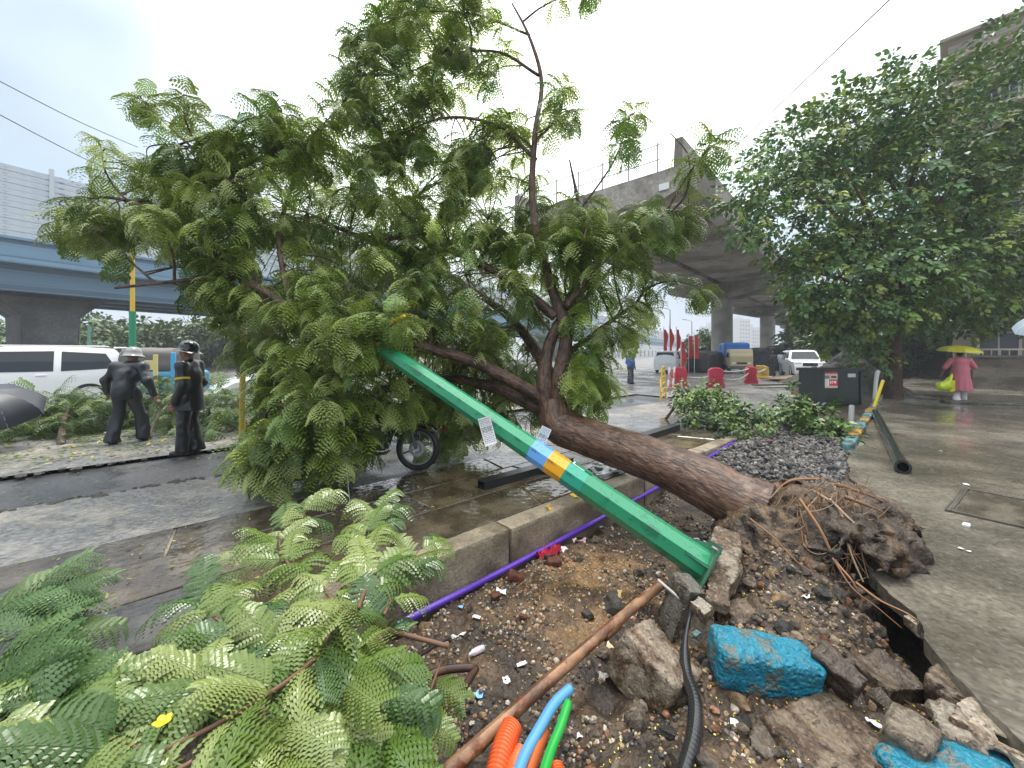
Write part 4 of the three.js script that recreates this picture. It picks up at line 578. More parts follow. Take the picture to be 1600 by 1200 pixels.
// ---------- cut shrub heaps ----------
function heap(name, label, lumps, list, sticks, size = 0.8, geos = sprigs, mat = mBroad) {
  const g = thing(name, label, 'branches'); foliage(g, lumps.map(([p, r, n]) => [p, r, n]), geos, mat, greens(list), size, 'foliage', 0.7);
  sticks.forEach(([a, b, r, m]) => add('stick', tube([a, a.clone().lerp(b, 0.5).add(V(rr(-0.05, 0.05), rr(-0.02, 0.08), 0)), b], [r, r * 0.9, r * 0.6], 7, 10, true, 0.1), m || mBark, g)); return g;
}
const H1 = [[0.08, 0.16, 0.025], [0.12, 0.20, 0.03], [0.16, 0.25, 0.04], [0.05, 0.11, 0.025]];
heap('cut_branches', 'heap of cut leafy branches beyond the fallen trunk on the verge', [[at(1110, 642, 8.6), V(0.62, 0.34, 0.5), 150], [at(1160, 655, 8), V(0.5, 0.28, 0.5), 110], [at(1230, 642, 8.8), V(0.5, 0.18, 0.4), 70], [at(1238, 628, 8.9), V(0.12, 0.3, 0.15), 16], [at(1085, 622, 9.4), V(0.35, 0.35, 0.4), 70], [at(1145, 680, 7.4), V(0.25, 0.12, 0.3), 16]], H1, [[gnd(1040, 655), at(1062, 620, 9.4), 0.035], [at(1064, 598, 9.5), at(1076, 620, 9.4), 0.03, M([0.30, 0.28, 0.25], 0.6)], [gnd(1180, 690), gnd(1240, 665), 0.02]], 0.5);
heap('cut_branches', 'small green cuttings by the blue and yellow kerb stones', [[at(1275, 655, 8.2), V(0.42, 0.30, 0.4), 60], [at(1290, 680, 7.6), V(0.22, 0.16, 0.25), 24]], H1, [[gnd(1240, 700), gnd(1300, 668), 0.02]], 0.7);
const pinG = leafFar, L1 = [[0.12, 0.21, 0.04], [0.16, 0.25, 0.05], [0.08, 0.16, 0.035], [0.19, 0.26, 0.06]];
heap('storm_debris', 'mound of broken branches at the left edge below the white car', [[at(30, 648, 8.2), V(0.9, 0.36, 0.6), 110], [at(80, 640, 9), V(0.9, 0.38, 0.6), 140], [at(130, 652, 8.2), V(0.8, 0.38, 0.6), 140], [at(60, 665, 7.6), V(0.9, 0.25, 0.4), 90], [at(20, 690, 7.2), V(0.6, 0.14, 0.4), 26], [at(150, 690, 7.4), V(0.8, 0.13, 0.4), 36]], L1, [[gnd(95, 696), at(108, 632, 8), 0.055, M([0.34, 0.33, 0.29], 0.6, { map: barkMap })], [at(0, 640, 7.8), at(52, 676, 7.6), 0.02], [at(40, 665, 7.8), at(62, 630, 8), 0.02], [at(-20, 660, 7.6), at(40, 655, 7.8), 0.02]], 0.42, pinG, mLeaf);
heap('storm_debris', 'mound of broken branches behind the two men in rain suits', [[at(180, 640, 9), V(0.7, 0.6, 0.6), 120], [at(255, 635, 8.8), V(0.8, 0.65, 0.6), 170], [at(330, 640, 8.4), V(0.7, 0.5, 0.6), 120], [at(240, 684, 8), V(0.9, 0.15, 0.4), 36], [at(350, 670, 7.6), V(0.5, 0.35, 0.5), 40]], L1, [[gnd(230, 690), at(262, 610, 9), 0.02], [at(225, 600, 9), at(285, 612, 9), 0.014, mTwigDark], [at(258, 590, 9), at(260, 625, 9), 0.012, mTwigDark]], 0.42, pinG, mLeaf);
// leaf litter on the road: nobody could count it
{
  const g = new THREE.CircleGeometry(0.03, 5).rotateX(-PI / 2).scale(1.5, 1, 0.6), ms = [], cs = [], tone = greens([[0.10, 0.15, 0.03], [0.16, 0.20, 0.05], [0.07, 0.10, 0.03], [0.30, 0.26, 0.05]]);
  const q = new THREE.Matrix4(), e = new THREE.Euler();
  for (let i = 0; i < 3800; i++) { const far = i < 3000, s = far ? rr(-4, 5) : rr(-1.5, 5), t = far ? 8.3 + Math.pow(rnd(), 0.8) * 3.6 : rr(3.2, 8), p = st(s, t, t > 8.2 ? 0.03 : t > 6.4 ? -0.018 : 0.022), k = far ? rr(0.5, 1.3) : rr(0.2, 0.6); e.set(rr(-0.25, 0.25), rnd() * 6, rr(-0.25, 0.25)); ms.push(new THREE.Matrix4().makeRotationFromEuler(e).setPosition(p).scale(V(k, k, k))); cs.push(tone()); }
  instanced('leaf_litter', g, M([1, 1, 1], 0.6), ms, cs, scene);
}
// ---------- things lying in the dug-up strip ----------
const seat = (px, py, dy = 0) => onBed(px, py).add(V(0, dy, 0));
const place = (m, p, rx = 0, ry = 0, rz = 0) => { m.position.copy(p); m.rotation.set(rx, ry, rz, 'YXZ'); return m; };
{
  const A = at(1034, 912, 2.75), B = at(690, 1215, 1.62), pts = [0, 0.35, 0.7, 1].map(f => A.clone().lerp(B, f).add(V(0, f > 0 && f < 1 ? 0.012 : 0, 0)));
  const g = thing('rusty_pipe', 'long rusty brown pipe slanting across the earth to the camera', 'pipe'); const m = M([0.52, 0.40, 0.31], 0.5, { map: rustMap, bumpMap: concBump, bumpScale: 0.006 });
  add('pipe_body', tube(pts, 0.031, 14, 40, true, 0.06), m, g); add('coupling', rod(A.clone().lerp(B, 0.30), A.clone().lerp(B, 0.38), 0.036, 14), m, g);
  one('metal_rod', rod(at(1028, 906, 2.68), at(1070, 942, 2.55), 0.010, 8), M([0.42, 0.39, 0.34], 0.45), 'short pale metal rod at the upper end of the rusty pipe', 'rod');
}
place(one('concrete_block', chunk(0.27, 0.30, 0.34, 3, 0.026, 0.0105, 0.015), rub([0.34, 0.29, 0.235], 0.6), 'large mud-stained concrete block beside the black hose', 'block'), at(1018, 1050, 2.2), 0.35, 0.62, -0.18);
place(one('concrete_block', chunk(0.17, 0.38, 0.20, 9, 0.02, 0.018, 0.02), rub([0.20, 0.20, 0.185], 0.5), 'dark wet concrete stub right under the pole base plate', 'block'), at(1064, 950, 2.62), 0.15, 0.3, -0.32);
place(one('concrete_beam', chunk(0.85, 0.15, 0.19, 12, 0.034, 0.0135, 0.02), rub([0.38, 0.34, 0.285], 0.6), 'lifted pale kerb beam between pole base and root ball', 'kerb'), at(1128, 890, 2.85), 0.1, 1.02, 0.16);
place(one('concrete_stub', chunk(0.13, 0.34, 0.14, 14, 0.02, 0.018, 0.02), rub([0.40, 0.37, 0.33], 0.6), 'broken grey kerb end standing above the black hose', 'kerb'), at(1096, 980, 2.42), 0.1, 0.5, 0.1);
{ // blue painted kerb stones: paint worn off the top in places
  const bluePaint = tex(256, (u, v) => { const n = F(u, v, 8, 5, 171), f = F(u, v, 60, 2, 172); return mx3(mx3([0.03, 0.42, 0.52], [0.11, 0.58, 0.68], F(u, v, 20, 3, 173)), [0.42, 0.45, 0.43], smooth(0.50, 0.60, n * 0.7 + f * 0.3)); }, true, 1 / 0.55), m = M([0.72, 0.74, 0.74], 0.55, { map: bluePaint, bumpMap: concBump, bumpScale: 0.03 });
  place(one('blue_kerb_stone', chunk(0.50, 0.20, 0.22, 21, 0.022, 0.012, 0.03), m, 'bright blue painted kerb stone lying on the earth', 'kerb stone'), at(1192, 1036, 2.1), 0.12, -0.12, -0.10);
  place(one('blue_kerb_stone', chunk(0.52, 0.22, 0.30, 25, 0.03, 0.016, 0.05), m, 'blue painted broken kerb stone in the bottom right corner', 'kerb stone'), at(1490, 1228, 1.62), 0.05, 0.2, 0.06);
  place(one('blue_flake', chunk(0.06, 0.02, 0.04, 26, 0.006, 0.008, 0.006), m, 'little blue paint flake at the foot of the broken kerb end', 'fragment'), at(1088, 990, 2.3), 0, 0.5, 0);
}
{ // black hose
  const p = [[1092, 930, 2.55], [1078, 962, 2.4], [1070, 1005, 2.25], [1071, 1050, 2.1], [1086, 1100, 1.92], [1084, 1150, 1.78], [1066, 1220, 1.6]].map(q => at(...q)), g = thing('black_hose', 'thick black corrugated hose curving down beside the concrete block', 'hose');
  add('hose', tube(p, t => mix(0.012, 0.034, smooth(0.25, 0.5, t)) * (1 + 0.03 * Math.sin(t * 340)), 14, 170), MP([0.014, 0.014, 0.015], 0.28, { clearcoat: 0.4 }), g);
}
{ // ducts and pipes at the bottom edge
  const orange = MP([0.72, 0.12, 0.025], 0.4, { clearcoat: 0.1 }), T = l => l.map(q => at(...q));
  const rib = (p, r, n) => tube(p, t => r * (1 + 0.085 * Math.sin(t * n)), 18, 150, false);
  one('corrugated_duct', rib(T([[800, 1136, 1.78], [786, 1170, 1.68], [772, 1225, 1.56]]), 0.045, 95), orange, 'orange corrugated duct left of the blue pipe', 'duct');
  one('corrugated_duct', rib(T([[812, 1178, 1.70], [803, 1205, 1.6], [795, 1240, 1.52]]), 0.036, 70), orange, 'smaller orange corrugated duct behind the blue pipe', 'duct');
  one('blue_pipe', tube(T([[891, 1076, 1.98], [866, 1100, 1.88], [842, 1140, 1.75], [820, 1180, 1.64], [800, 1235, 1.5]]), 0.024, 14, 40), MP([0.09, 0.29, 0.52], 0.35, { clearcoat: 0.2 }), 'light blue plastic pipe curving up from the bottom edge', 'pipe');
  one('green_pipe', tube(T([[888, 1098, 1.9], [876, 1135, 1.78], [860, 1175, 1.66], [842, 1235, 1.5]]), 0.021, 14, 30), MP([0.02, 0.33, 0.05], 0.3, { clearcoat: 0.3 }), 'bright green plastic pipe right of the blue pipe', 'pipe');
  one('orange_strip', tube(T([[852, 1140, 1.79], [836, 1180, 1.66], [815, 1240, 1.52]]), 0.026, 4, 16), MP([0.70, 0.16, 0.05], 0.4, {}), 'flat orange strip between the blue and green pipes', 'strip');
  one('corrugated_duct', rib(T([[868, 1196, 1.64], [872, 1215, 1.6], [868, 1245, 1.5]]), 0.03, 50), orange, 'stub of orange duct right of the green pipe', 'duct');
}
{ // broken slabs and lumps of pavement, bottom right
  const S = (px, py, D, w, h, d, seed, c, rot, label, nm = 'broken_slab') => place(one(nm, chunk(w * 0.9, h * 0.8, d * 0.9, seed, 0.034, 0.0105, 0.01), rub([c[0] * 1.3, c[1] * 1.2, c[2] * 1.1], 0.6), label, 'rubble'), at(px, py, D).add(V(0, -0.03, 0)), ...rot);
  S(1300, 1150, 1.78, 0.5, 0.10, 0.36, 31, [0.17, 0.145, 0.115], [0.06, 0.3, 0.02], 'flat dark pavement slab with yellow petals near the bottom edge');
  S(1420, 1140, 1.72, 0.2, 0.10, 0.14, 32, [0.20, 0.19, 0.17], [0.2, 0.6, 0.1], 'small grey lump right of the flat petal-strewn slab');
  S(1490, 1128, 1.75, 0.22, 0.12, 0.18, 33, [0.27, 0.265, 0.255], [0.1, 1, 0.2], 'grey broken lump above the corner blue stone');
  S(1580, 1150, 1.66, 0.30, 0.10, 0.36, 34, [0.34, 0.33, 0.31], [0.05, 0.4, -0.1], 'pale slab corner at the lower right edge');
  S(1305, 1060, 2.02, 0.12, 0.36, 0.22, 35, [0.075, 0.06, 0.05], [0.3, 0.5, 0.25], 'dark upright slab leaning on the blue kerb stone');
  S(1200, 1155, 1.78, 0.22, 0.09, 0.2, 36, [0.11, 0.095, 0.08], [0.1, 0.8, 0.05], 'low muddy slab left of the flat petal-strewn slab');
  S(1455, 985, 2.34, 0.10, 0.10, 0.30, 37, [0.36, 0.35, 0.33], [0.1, 0.15, 0.1], 'pale chipped concrete rim at the pavement hole');
  S(1385, 800, 3.75, 0.50, 0.10, 0.55, 38, [0.20, 0.17, 0.135], [0.1, 0.3, -0.30], 'tilted pavement slab lifted by the root ball');
  S(1270, 985, 2.5, 0.32, 0.13, 0.3, 39, [0.15, 0.12, 0.095], [0.2, 0.9, 0.12], 'muddy broken slab above the blue kerb stone');
  S(1170, 960, 2.6, 0.34, 0.12, 0.26, 40, [0.17, 0.14, 0.115], [0.3, 0.4, -0.1], 'muddy slab below the lifted kerb beam');
  S(1375, 1045, 2.15, 0.34, 0.14, 0.30, 41, [0.10, 0.082, 0.066], [0.15, 0.2, -0.2], 'dark earth-covered slab under the pavement edge');
  S(1220, 925, 2.75, 0.18, 0.1, 0.16, 42, [0.22, 0.19, 0.155], [0.3, 1.2, 0.1], 'fist-sized pale rubble lump on the root mound');
  S(1520, 1085, 1.92, 0.34, 0.12, 0.3, 43, [0.16, 0.14, 0.12], [0.1, 0.5, -0.2], 'dark undercut slab below the torn pavement edge');
}
{ // loose stones: the larger ones single, the gravel as one mass
  const rocks = [0, 1, 2, 3, 4].map(k => { const g = new THREE.IcosahedronGeometry(1, 1), p = g.attributes.position; for (let i = 0; i < p.count; i++) { const q = V(p.getX(i), p.getY(i), p.getZ(i)), f = 1 + 0.55 * noise3(q.x * 1.3 + k * 7, q.y * 1.3, q.z * 1.3, 80 + k); q.multiplyScalar(f); p.setXYZ(i, q.x, q.y * 0.72, q.z); } g.computeVertexNormals(); return g; });
  const rm = [[0.13, 0.11, 0.095], [0.07, 0.062, 0.055], [0.20, 0.165, 0.13], [0.24, 0.11, 0.06], [0.045, 0.043, 0.042], [0.30, 0.21, 0.12]].map(c => conc(c.map(x => x * 1.5), 0.5));
  for (let i = 0; i < 290; i++) { const s = rr(1.2, i % 2 ? 6.2 : 3.6), t = i % 2 ? rr(0.2, 2.55) : rr(-0.05, 1.1), r = rr(0.016, 0.042) * (rnd() < 0.12 ? 1.6 : 1); if (t < edgeT(s) + 0.05) continue; const m = add('stone', rocks[i % 5], rm[Math.floor(rnd() * 6)], bedMesh); m.position.copy(st(s, t, bed(s, t) + r * 0.3)); m.rotation.set(rnd() * 6, rnd() * 6, rnd() * 6); m.scale.setScalar(r); }
  const ms = rocks.map(() => []), cs = rocks.map(() => []), gs = [[0.10, 0.08, 0.065], [0.06, 0.05, 0.042], [0.16, 0.125, 0.09], [0.045, 0.042, 0.04], [0.24, 0.17, 0.09], [0.20, 0.10, 0.055], [0.34, 0.30, 0.24]], e = new THREE.Euler();
  for (let i = 0; i < 20000; i++) {
    const far = i > 13000, s = far ? rr(5.2, 10.5) : 0.9 + Math.pow(rnd(), 1.25) * 5, t = rr(far ? 0.9 : -0.1, 2.62); if (t < edgeT(s) + 0.02 || (!far && fbm2(s * 4, t * 4, 3, 0, 201) < rr(0.36, 0.6))) continue;
    const k = Math.floor(rnd() * 5), r = far ? rr(0.008, 0.034) * (rnd() < 0.06 ? 1.8 : 1) : rr(0.003, 0.015) * (rnd() < 0.1 ? 1.5 : 1), c = far ? [[0.03, 0.029, 0.028], [0.05, 0.046, 0.042], [0.085, 0.075, 0.064], [0.04, 0.04, 0.042], [0.13, 0.115, 0.10]][i % 5] : gs[Math.floor(rnd() * 7)];
    e.set(rnd() * 6, rnd() * 6, rnd() * 6); ms[k].push(new THREE.Matrix4().makeRotationFromEuler(e).setPosition(st(s, t, bed(s, t) + r * 0.3)).scale(V(r, r, r))); cs[k].push(lin(...c.map(x => x * 1.25)));
  }
  rocks.forEach((g, k) => instanced('gravel', g, M([1, 1, 1], 0.45), ms[k], cs[k], scene));
  // clods of torn soil over the root mound
  { const m2 = rocks.map(() => []), c2 = rocks.map(() => []); for (let i = 0; i < 2600; i++) { const a = rnd() * 6.283, q = Math.sqrt(rnd()), s = 3.9 + Math.cos(a) * q * 1.7, t = 0.85 + Math.sin(a) * q * 0.62; if (t < edgeT(s) + 0.04) continue; const k = i % 5, r = rr(0.004, 0.017) * (rnd() < 0.1 ? 2 : 1), n = rr(0.6, 1.3); e.set(rnd() * 6, rnd() * 6, rnd() * 6); m2[k].push(new THREE.Matrix4().makeRotationFromEuler(e).setPosition(st(s, t, bed(s, t) + r * 0.2)).scale(V(r, r, r))); c2[k].push(lin(0.145 * n, 0.102 * n, 0.07 * n)); } rocks.forEach((g, k) => instanced('soil_clods', g, M([1, 1, 1], 0.6), m2[k], c2[k], scene)); }
  // fallen petals and seeds
  const pg = new THREE.CircleGeometry(1, 6).rotateX(-PI / 2).scale(1, 1, 0.55), pm = [], pc = [];
  for (let i = 0; i < 2600; i++) {
    const heap_ = i < 1700, s = heap_ ? 2.6 + (rnd() + rnd() - 1) * 1.3 : rr(1.1, 3.4), t = heap_ ? 1.9 + (rnd() + rnd() - 1) * 0.75 : rr(-0.1, 1.1), r = rr(0.003, 0.0075); if (t > 2.6 || t < edgeT(s) + 0.02) continue; e.set(rr(-0.7, 0.7), rnd() * 6, rr(-0.7, 0.7));
    pm.push(new THREE.Matrix4().makeRotationFromEuler(e).setPosition(st(s, t, bed(s, t) + 0.012)).scale(V(r, r, r))); pc.push(heap_ ? lin(0.42, 0.30, 0.12).multiplyScalar(rr(0.6, 1.3)) : lin(0.72, 0.58, 0.06).multiplyScalar(rr(0.7, 1.1)));
  }
  instanced('fallen_petals', pg, M([1, 1, 1], 0.6), pm, pc, scene);
}
{ // litter: crumpled bits, each with its own place
  const crumple = (w, h, seed, amp = 0.35) => { const g = new THREE.PlaneGeometry(w, h, 8, 8), p = g.attributes.position; for (let i = 0; i < p.count; i++) { const x = p.getX(i), y = p.getY(i); p.setXYZ(i, x * (1 + 0.3 * noise3(y * 40, seed, 0, 1)), amp * w * (noise3(x * 28, y * 28, seed, 2) + 0.6 * noise3(x * 60, y * 60, seed, 4)), y * (1 + 0.4 * noise3(x * 40, seed, 5, 3))); } return toCreasedNormals(g, 0.5); };
  const W = [0.72, 0.72, 0.72], Bl = [0.20, 0.42, 0.70], R = [0.55, 0.03, 0.06], Y = [0.75, 0.45, 0.03], Pk = [0.7, 0.45, 0.5];
  [[783, 925, 0.07, 0.05, W, 'white plastic scrap near the red rag'], [745, 967, 0.06, 0.03, W, 'white wrapper left of the sandy heap'], [720, 950, 0.045, 0.03, Bl, 'blue scrap beside the purple pipe end'], [718, 994, 0.10, 0.035, W, 'torn white paper at the stick tip'], [815, 1040, 0.025, 0.06, W, 'thin white strip left of the rusty pipe'], [792, 1066, 0.05, 0.04, W, 'white scrap below the thin white strip'], [750, 1085, 0.035, 0.05, Bl, 'blue and white scrap right of the forked branch'], [968, 930, 0.03, 0.085, [0.62, 0.45, 0.20], 'tan husk above the rusty pipe'], [950, 1012, 0.07, 0.06, [0.60, 0.46, 0.28], 'beige husk below the rusty pipe'], [964, 1055, 0.035, 0.085, Y, 'orange yellow wrapper against the concrete block'], [943, 1058, 0.07, 0.05, [0.55, 0.5, 0.45], 'crumpled grey paper left of the concrete block'], [905, 846, 0.13, 0.08, Pk, 'pink and white plastic bag by the purple pipe'], [880, 862, 0.08, 0.06, W, 'white bag scrap above the red rag'], [948, 820, 0.06, 0.03, Bl, 'light blue bag strip under the pole'], [935, 823, 0.10, 0.02, W, 'long white plastic strip under the pole'], [1085, 845, 0.09, 0.07, W, 'white cup shred under the pole foot'], [1096, 850, 0.045, 0.045, [0.06, 0.16, 0.6], 'dark blue bottle cap under the pole foot'], [1262, 948, 0.09, 0.045, W, 'white paper scrap on the root mound'], [1256, 932, 0.07, 0.04, [0.66, 0.66, 0.7], 'second white scrap on the root mound, higher'], [1290, 883, 0.06, 0.05, W, 'white shred hanging among the roots'], [1365, 1135, 0.06, 0.05, W, 'white tissue on the flat slab'], [1148, 1133, 0.035, 0.035, W, 'white tissue below the blue kerb stone'], [1040, 1062, 0.06, 0.02, R, 'small red scrap right of the concrete block'], [1055, 1079, 0.022, 0.022, [0.7, 0.68, 0.02], 'yellow-green cap right of the concrete block'], [904, 1153, 0.05, 0.02, W, 'white pellet scrap right of the green pipe'], [660, 822, 0.12, 0.05, [0.62, 0.36, 0.03], 'yellow peel on top of the kerb'], [852, 795, 0.13, 0.04, [0.75, 0.52, 0.08], 'yellow wrapper on the kerb lip'], [1148, 1093, 0.03, 0.03, [0.2, 0.18, 0.6], 'tiny violet scrap below the blue kerb stone']].forEach(([x, y, w, h, c, label], i) => {
    const p = i === 25 ? st(3.0, KT + 0.1, 0.012) : i === 26 ? st(3.45, KT + 0.14, 0.014) : seat(x, y, 0.012); place(one('litter', crumple(w, h, i + 1, 0.22), M(c, 0.45), label, 'litter'), p, rr(-0.2, 0.2), rnd() * 6, rr(-0.2, 0.2));
  });
  place(one('red_rag', crumple(0.22, 0.14, 77, 0.25), M([0.45, 0.02, 0.05], 0.6), 'crumpled red rag beside the purple pipe', 'rag'), seat(858, 868, 0.03), 0, 0.8, 0);
  const bt = thing('plastic_bottle', 'small clear crushed bottle with pink print left of the rusty pipe', 'bottle', null, seat(745, 1022, 0.02), 0.6); add('bottle_body', new THREE.LatheGeometry([[0, -0.05], [0.018, -0.05], [0.02, -0.02], [0.017, 0], [0.02, 0.025], [0.009, 0.045], [0.009, 0.055]].map(q => new THREE.Vector2(...q)), 14).rotateZ(PI / 2), MP([0.78, 0.78, 0.8], 0.15, { transmission: 0.4 }), bt); add('bottle_label', cyl(0.0195, 0.0195, 0.03, 14).rotateZ(PI / 2), M([0.75, 0.5, 0.58], 0.5), bt);
  const brick = M([0.32, 0.10, 0.05], 0.7, { map: concMap, bumpMap: concBump, bumpScale: 0.01 });
  [[806, 905, 0.12, 'broken red brick beside the white plastic scrap'], [866, 882, 0.10, 'broken red brick next to the red rag'], [775, 935, 0.085, 'brick shard left of the white plastic scrap'], [818, 968, 0.07, 'brown brick shard on the sandy heap'], [1200, 695, 0.2, 'orange brick piece on the black gravel beyond the trunk']].forEach(([x, y, w, label], i) => place(one('brick_fragment', chunk(w, w * 0.5, w * 0.6, 60 + i, 0.012, 0.012, 0.012), brick, label, 'brick'), i === 4 ? gnd(x, y, -0.03).add(V(0, 0.04, 0)) : seat(x, y, 0.02), rr(-0.3, 0.3), rnd() * 3, rr(-0.3, 0.3)));
}
// ---------- channels, pipe and kerb stones further on ----------
function channel(a, b, w, h, label) { const d = b.clone().sub(a), L = d.length(), g = thing('steel_channel', label, 'channel', null, a, Math.atan2(-d.z, d.x)), m = M([0.022, 0.023, 0.025], 0.32, { map: wearMap }); add('web', box(L, h, 0.012, L / 2, h / 2, w / 2), m, g); add('web', box(L, h, 0.012, L / 2, h / 2, -w / 2), m, g); add('top_flange', box(L + 0.004, 0.012, w + 0.02, L / 2, h + 0.004, 0), m, g); add('base_flange', box(L - 0.01, 0.01, w - 0.02, L / 2, 0.012, 0), m, g); }
channel(gnd(752, 764), gnd(890, 724), 0.13, 0.085, 'black box channel on the flagstones left of the trunk');
channel(gnd(985, 694), gnd(1056, 671), 0.16, 0.10, 'black box channel on the flagstones behind the trunk');
{
  const a = gnd(1367, 643, 0.1), b = gnd(1411, 728, 0.1), g = thing('black_pipe', 'thick black pipe lying on the wet pavement', 'pipe'), m = MP([0.02, 0.024, 0.022], 0.22, { clearcoat: 0.5 }); a.y = b.y = 0.085;
  add('pipe_wall', tube([a, b], 0.077, 24, 1, false), m, g); add('pipe_bore', tube([a.clone().lerp(b, 0.02), b], 0.062, 24, 1, false), mBlack, g);
  const d = b.clone().sub(a).normalize(), rim = new THREE.RingGeometry(0.062, 0.077, 24); const r = add('pipe_rim', rim, m, g); r.position.copy(b); r.quaternion.setFromUnitVectors(V(0, 0, 1), d);
  add('pipe_socket', tube([b.clone().addScaledVector(d, -0.22), b], 0.086, 24, 1, false), m, g);
}
{
  const a = gnd(1324, 702), b = gnd(1378, 618), n = 12, d = b.clone().sub(a), L = d.length() / n, yaw = Math.atan2(-d.z, d.x), mb = M([0.19, 0.46, 0.60], 0.5, { map: rubMap }), my = M([0.74, 0.54, 0.12], 0.5, { map: rubMap }), sh = [0, 1, 2].map(k => chunk(L * 0.94, 0.20, 0.17, 90 + k, 0.012, 0.025, 0.02));
  for (let i = 0; i < n; i++) { const blue = i % 2 === 0, m = one('kerb_stone', sh[i % 3], blue ? mb : my, `${['nearest', 'second', 'third', 'fourth', 'fifth', 'farthest'][i >> 1]} ${blue ? 'blue' : 'yellow'} stone in the painted kerb row along the pavement, counted from the camera`, 'kerb stone', blue ? 'blue kerb stones' : 'yellow kerb stones'); place(m, a.clone().lerp(b, (i + 0.5) / n).add(V(0, 0.0 + (i % 3) * 0.012, 0)), 0, yaw + rr(-0.04, 0.04), rr(-0.03, 0.03)); }
}
one('leaning_post', rod(gnd(1364, 640), at(1380, 594, 11.2), 0.04, 10), M([0.66, 0.52, 0.02], 0.4), 'thin yellow post leaning against the tree foot', 'post');
one('stub_post', tube([gnd(1329, 672), at(1331, 634, 8.4)], 0.05, 10, 1), M([0.20, 0.20, 0.20], 0.5), 'short grey iron post in front of the black bin', 'post');
one('marker_post', tube([gnd(1366, 628), at(1371, 582, 13), at(1373, 579, 13)], [0.05, 0.06, 0.05], 8), M([0.55, 0.54, 0.50], 0.5), 'white-topped marker post left of the tree trunk', 'post');
{ // manhole cover and a row of litter on the pavement
  const c = gnd(1572, 796), g = thing('manhole_cover', 'rectangular concrete manhole cover set in the wet pavement', 'manhole', null, c.setY(0), STREET - 0.12); add('frame', merge([box(1.15, 0.02, 0.05, 0, 0.008, 0.33), box(1.15, 0.02, 0.05, 0, 0.008, -0.33), box(0.05, 0.02, 0.61, 0.55, 0.008, 0), box(0.05, 0.02, 0.61, -0.55, 0.008, 0)]), conc([0.20, 0.19, 0.17], 0.35), g); add('cover', box(1.03, 0.016, 0.58, 0, 0.002, 0), conc([0.17, 0.155, 0.13], 0.3), g);
  [[1510, 820, 'white scrap on the pavement left of the manhole'], [1508, 859, 'white paper on the pavement below the manhole'], [1385, 880, 'white paper near the torn pavement edge'], [1510, 757, 'white speck of paper beyond the manhole'], [1468, 704, 'small white paper on the pavement right of the black pipe']].forEach(([x, y, label], i) => place(one('paper_scrap', chunk(0.09, 0.02, 0.05, 400 + i, 0.006, 0.008, 0.006), M([0.7, 0.7, 0.68], 0.5), label, 'litter'), gnd(x, y, 0.01), 0, rnd() * 3, 0));
  const bl = thing('drain_slab', 'dark low slab of broken drain edge right of the woman', 'slab', null, gnd(1560, 632).setY(0.03), -0.35); add('slab', chunk(2.6, 0.10, 0.5, 55, 0.03, 0.04, 0.03), mConcDark, bl);
}
{ // plastic sheet caught under the trunk
  const g = new THREE.PlaneGeometry(0.75, 0.34, 16, 10), p = g.attributes.position; for (let i = 0; i < p.count; i++) p.setXYZ(i, p.getX(i), 0.05 * noise3(p.getX(i) * 9, p.getY(i) * 9, 1, 3) + 0.04, p.getY(i)); g.computeVertexNormals();
  place(one('plastic_sheet', g, MP([0.055, 0.075, 0.07], 0.15, { clearcoat: 0.6 }), 'dark wet plastic sheet under the fallen trunk', 'sheet'), gnd(935, 742).setY(0.03), 0, 0.3, 0);
  place(one('plastic_scrap', new THREE.PlaneGeometry(0.20, 0.06, 4, 2).rotateX(-PI / 2), M([0.30, 0.42, 0.62], 0.4), 'pale blue plastic scrap on the dark sheet under the trunk', 'litter'), gnd(948, 737).setY(0.115), 0.1, -0.2, 0.1);
}
one('hanging_wire', tube([at(532, 600, 4.35), at(538, 690, 4.3), at(548, 800, 4.15)], 0.004, 5, 16), M([0.30, 0.31, 0.30], 0.5), 'thin wire hanging from the crown left of the motorcycle', 'wire');
one('blue_ribbon', tube([at(729, 478, 4.9), at(728, 492, 4.88), at(731, 506, 4.9)], 0.018, 4, 8), M([0.08, 0.30, 0.62], 0.45), 'scrap of blue plastic hanging in the middle of the crown', 'scrap');
// overhead wires
const mWire = M([0.10, 0.10, 0.11], 0.5);
[[[-60, 96, 14], [215, 230, 26], 'upper overhead wire at the left behind the tree'], [[-60, 148, 14], [230, 292, 27], 'lower overhead wire at the left behind the tree'], [[1400, -10, 16], [1100, 272, 60], 'overhead wire running down to the flyover edge'], [[1135, -10, 18], [935, 262, 55], 'thin overhead wire above the fallen crown at right']].forEach(([a, b, label], i) => { const A = at(...a), B = at(...b), m = A.clone().lerp(B, 0.5); m.y -= 0.15; one('overhead_wire', tube([A, m, B], i === 3 ? 0.018 : i === 2 ? 0.034 : 0.024, 6, 24), mWire, label, 'wire'); });
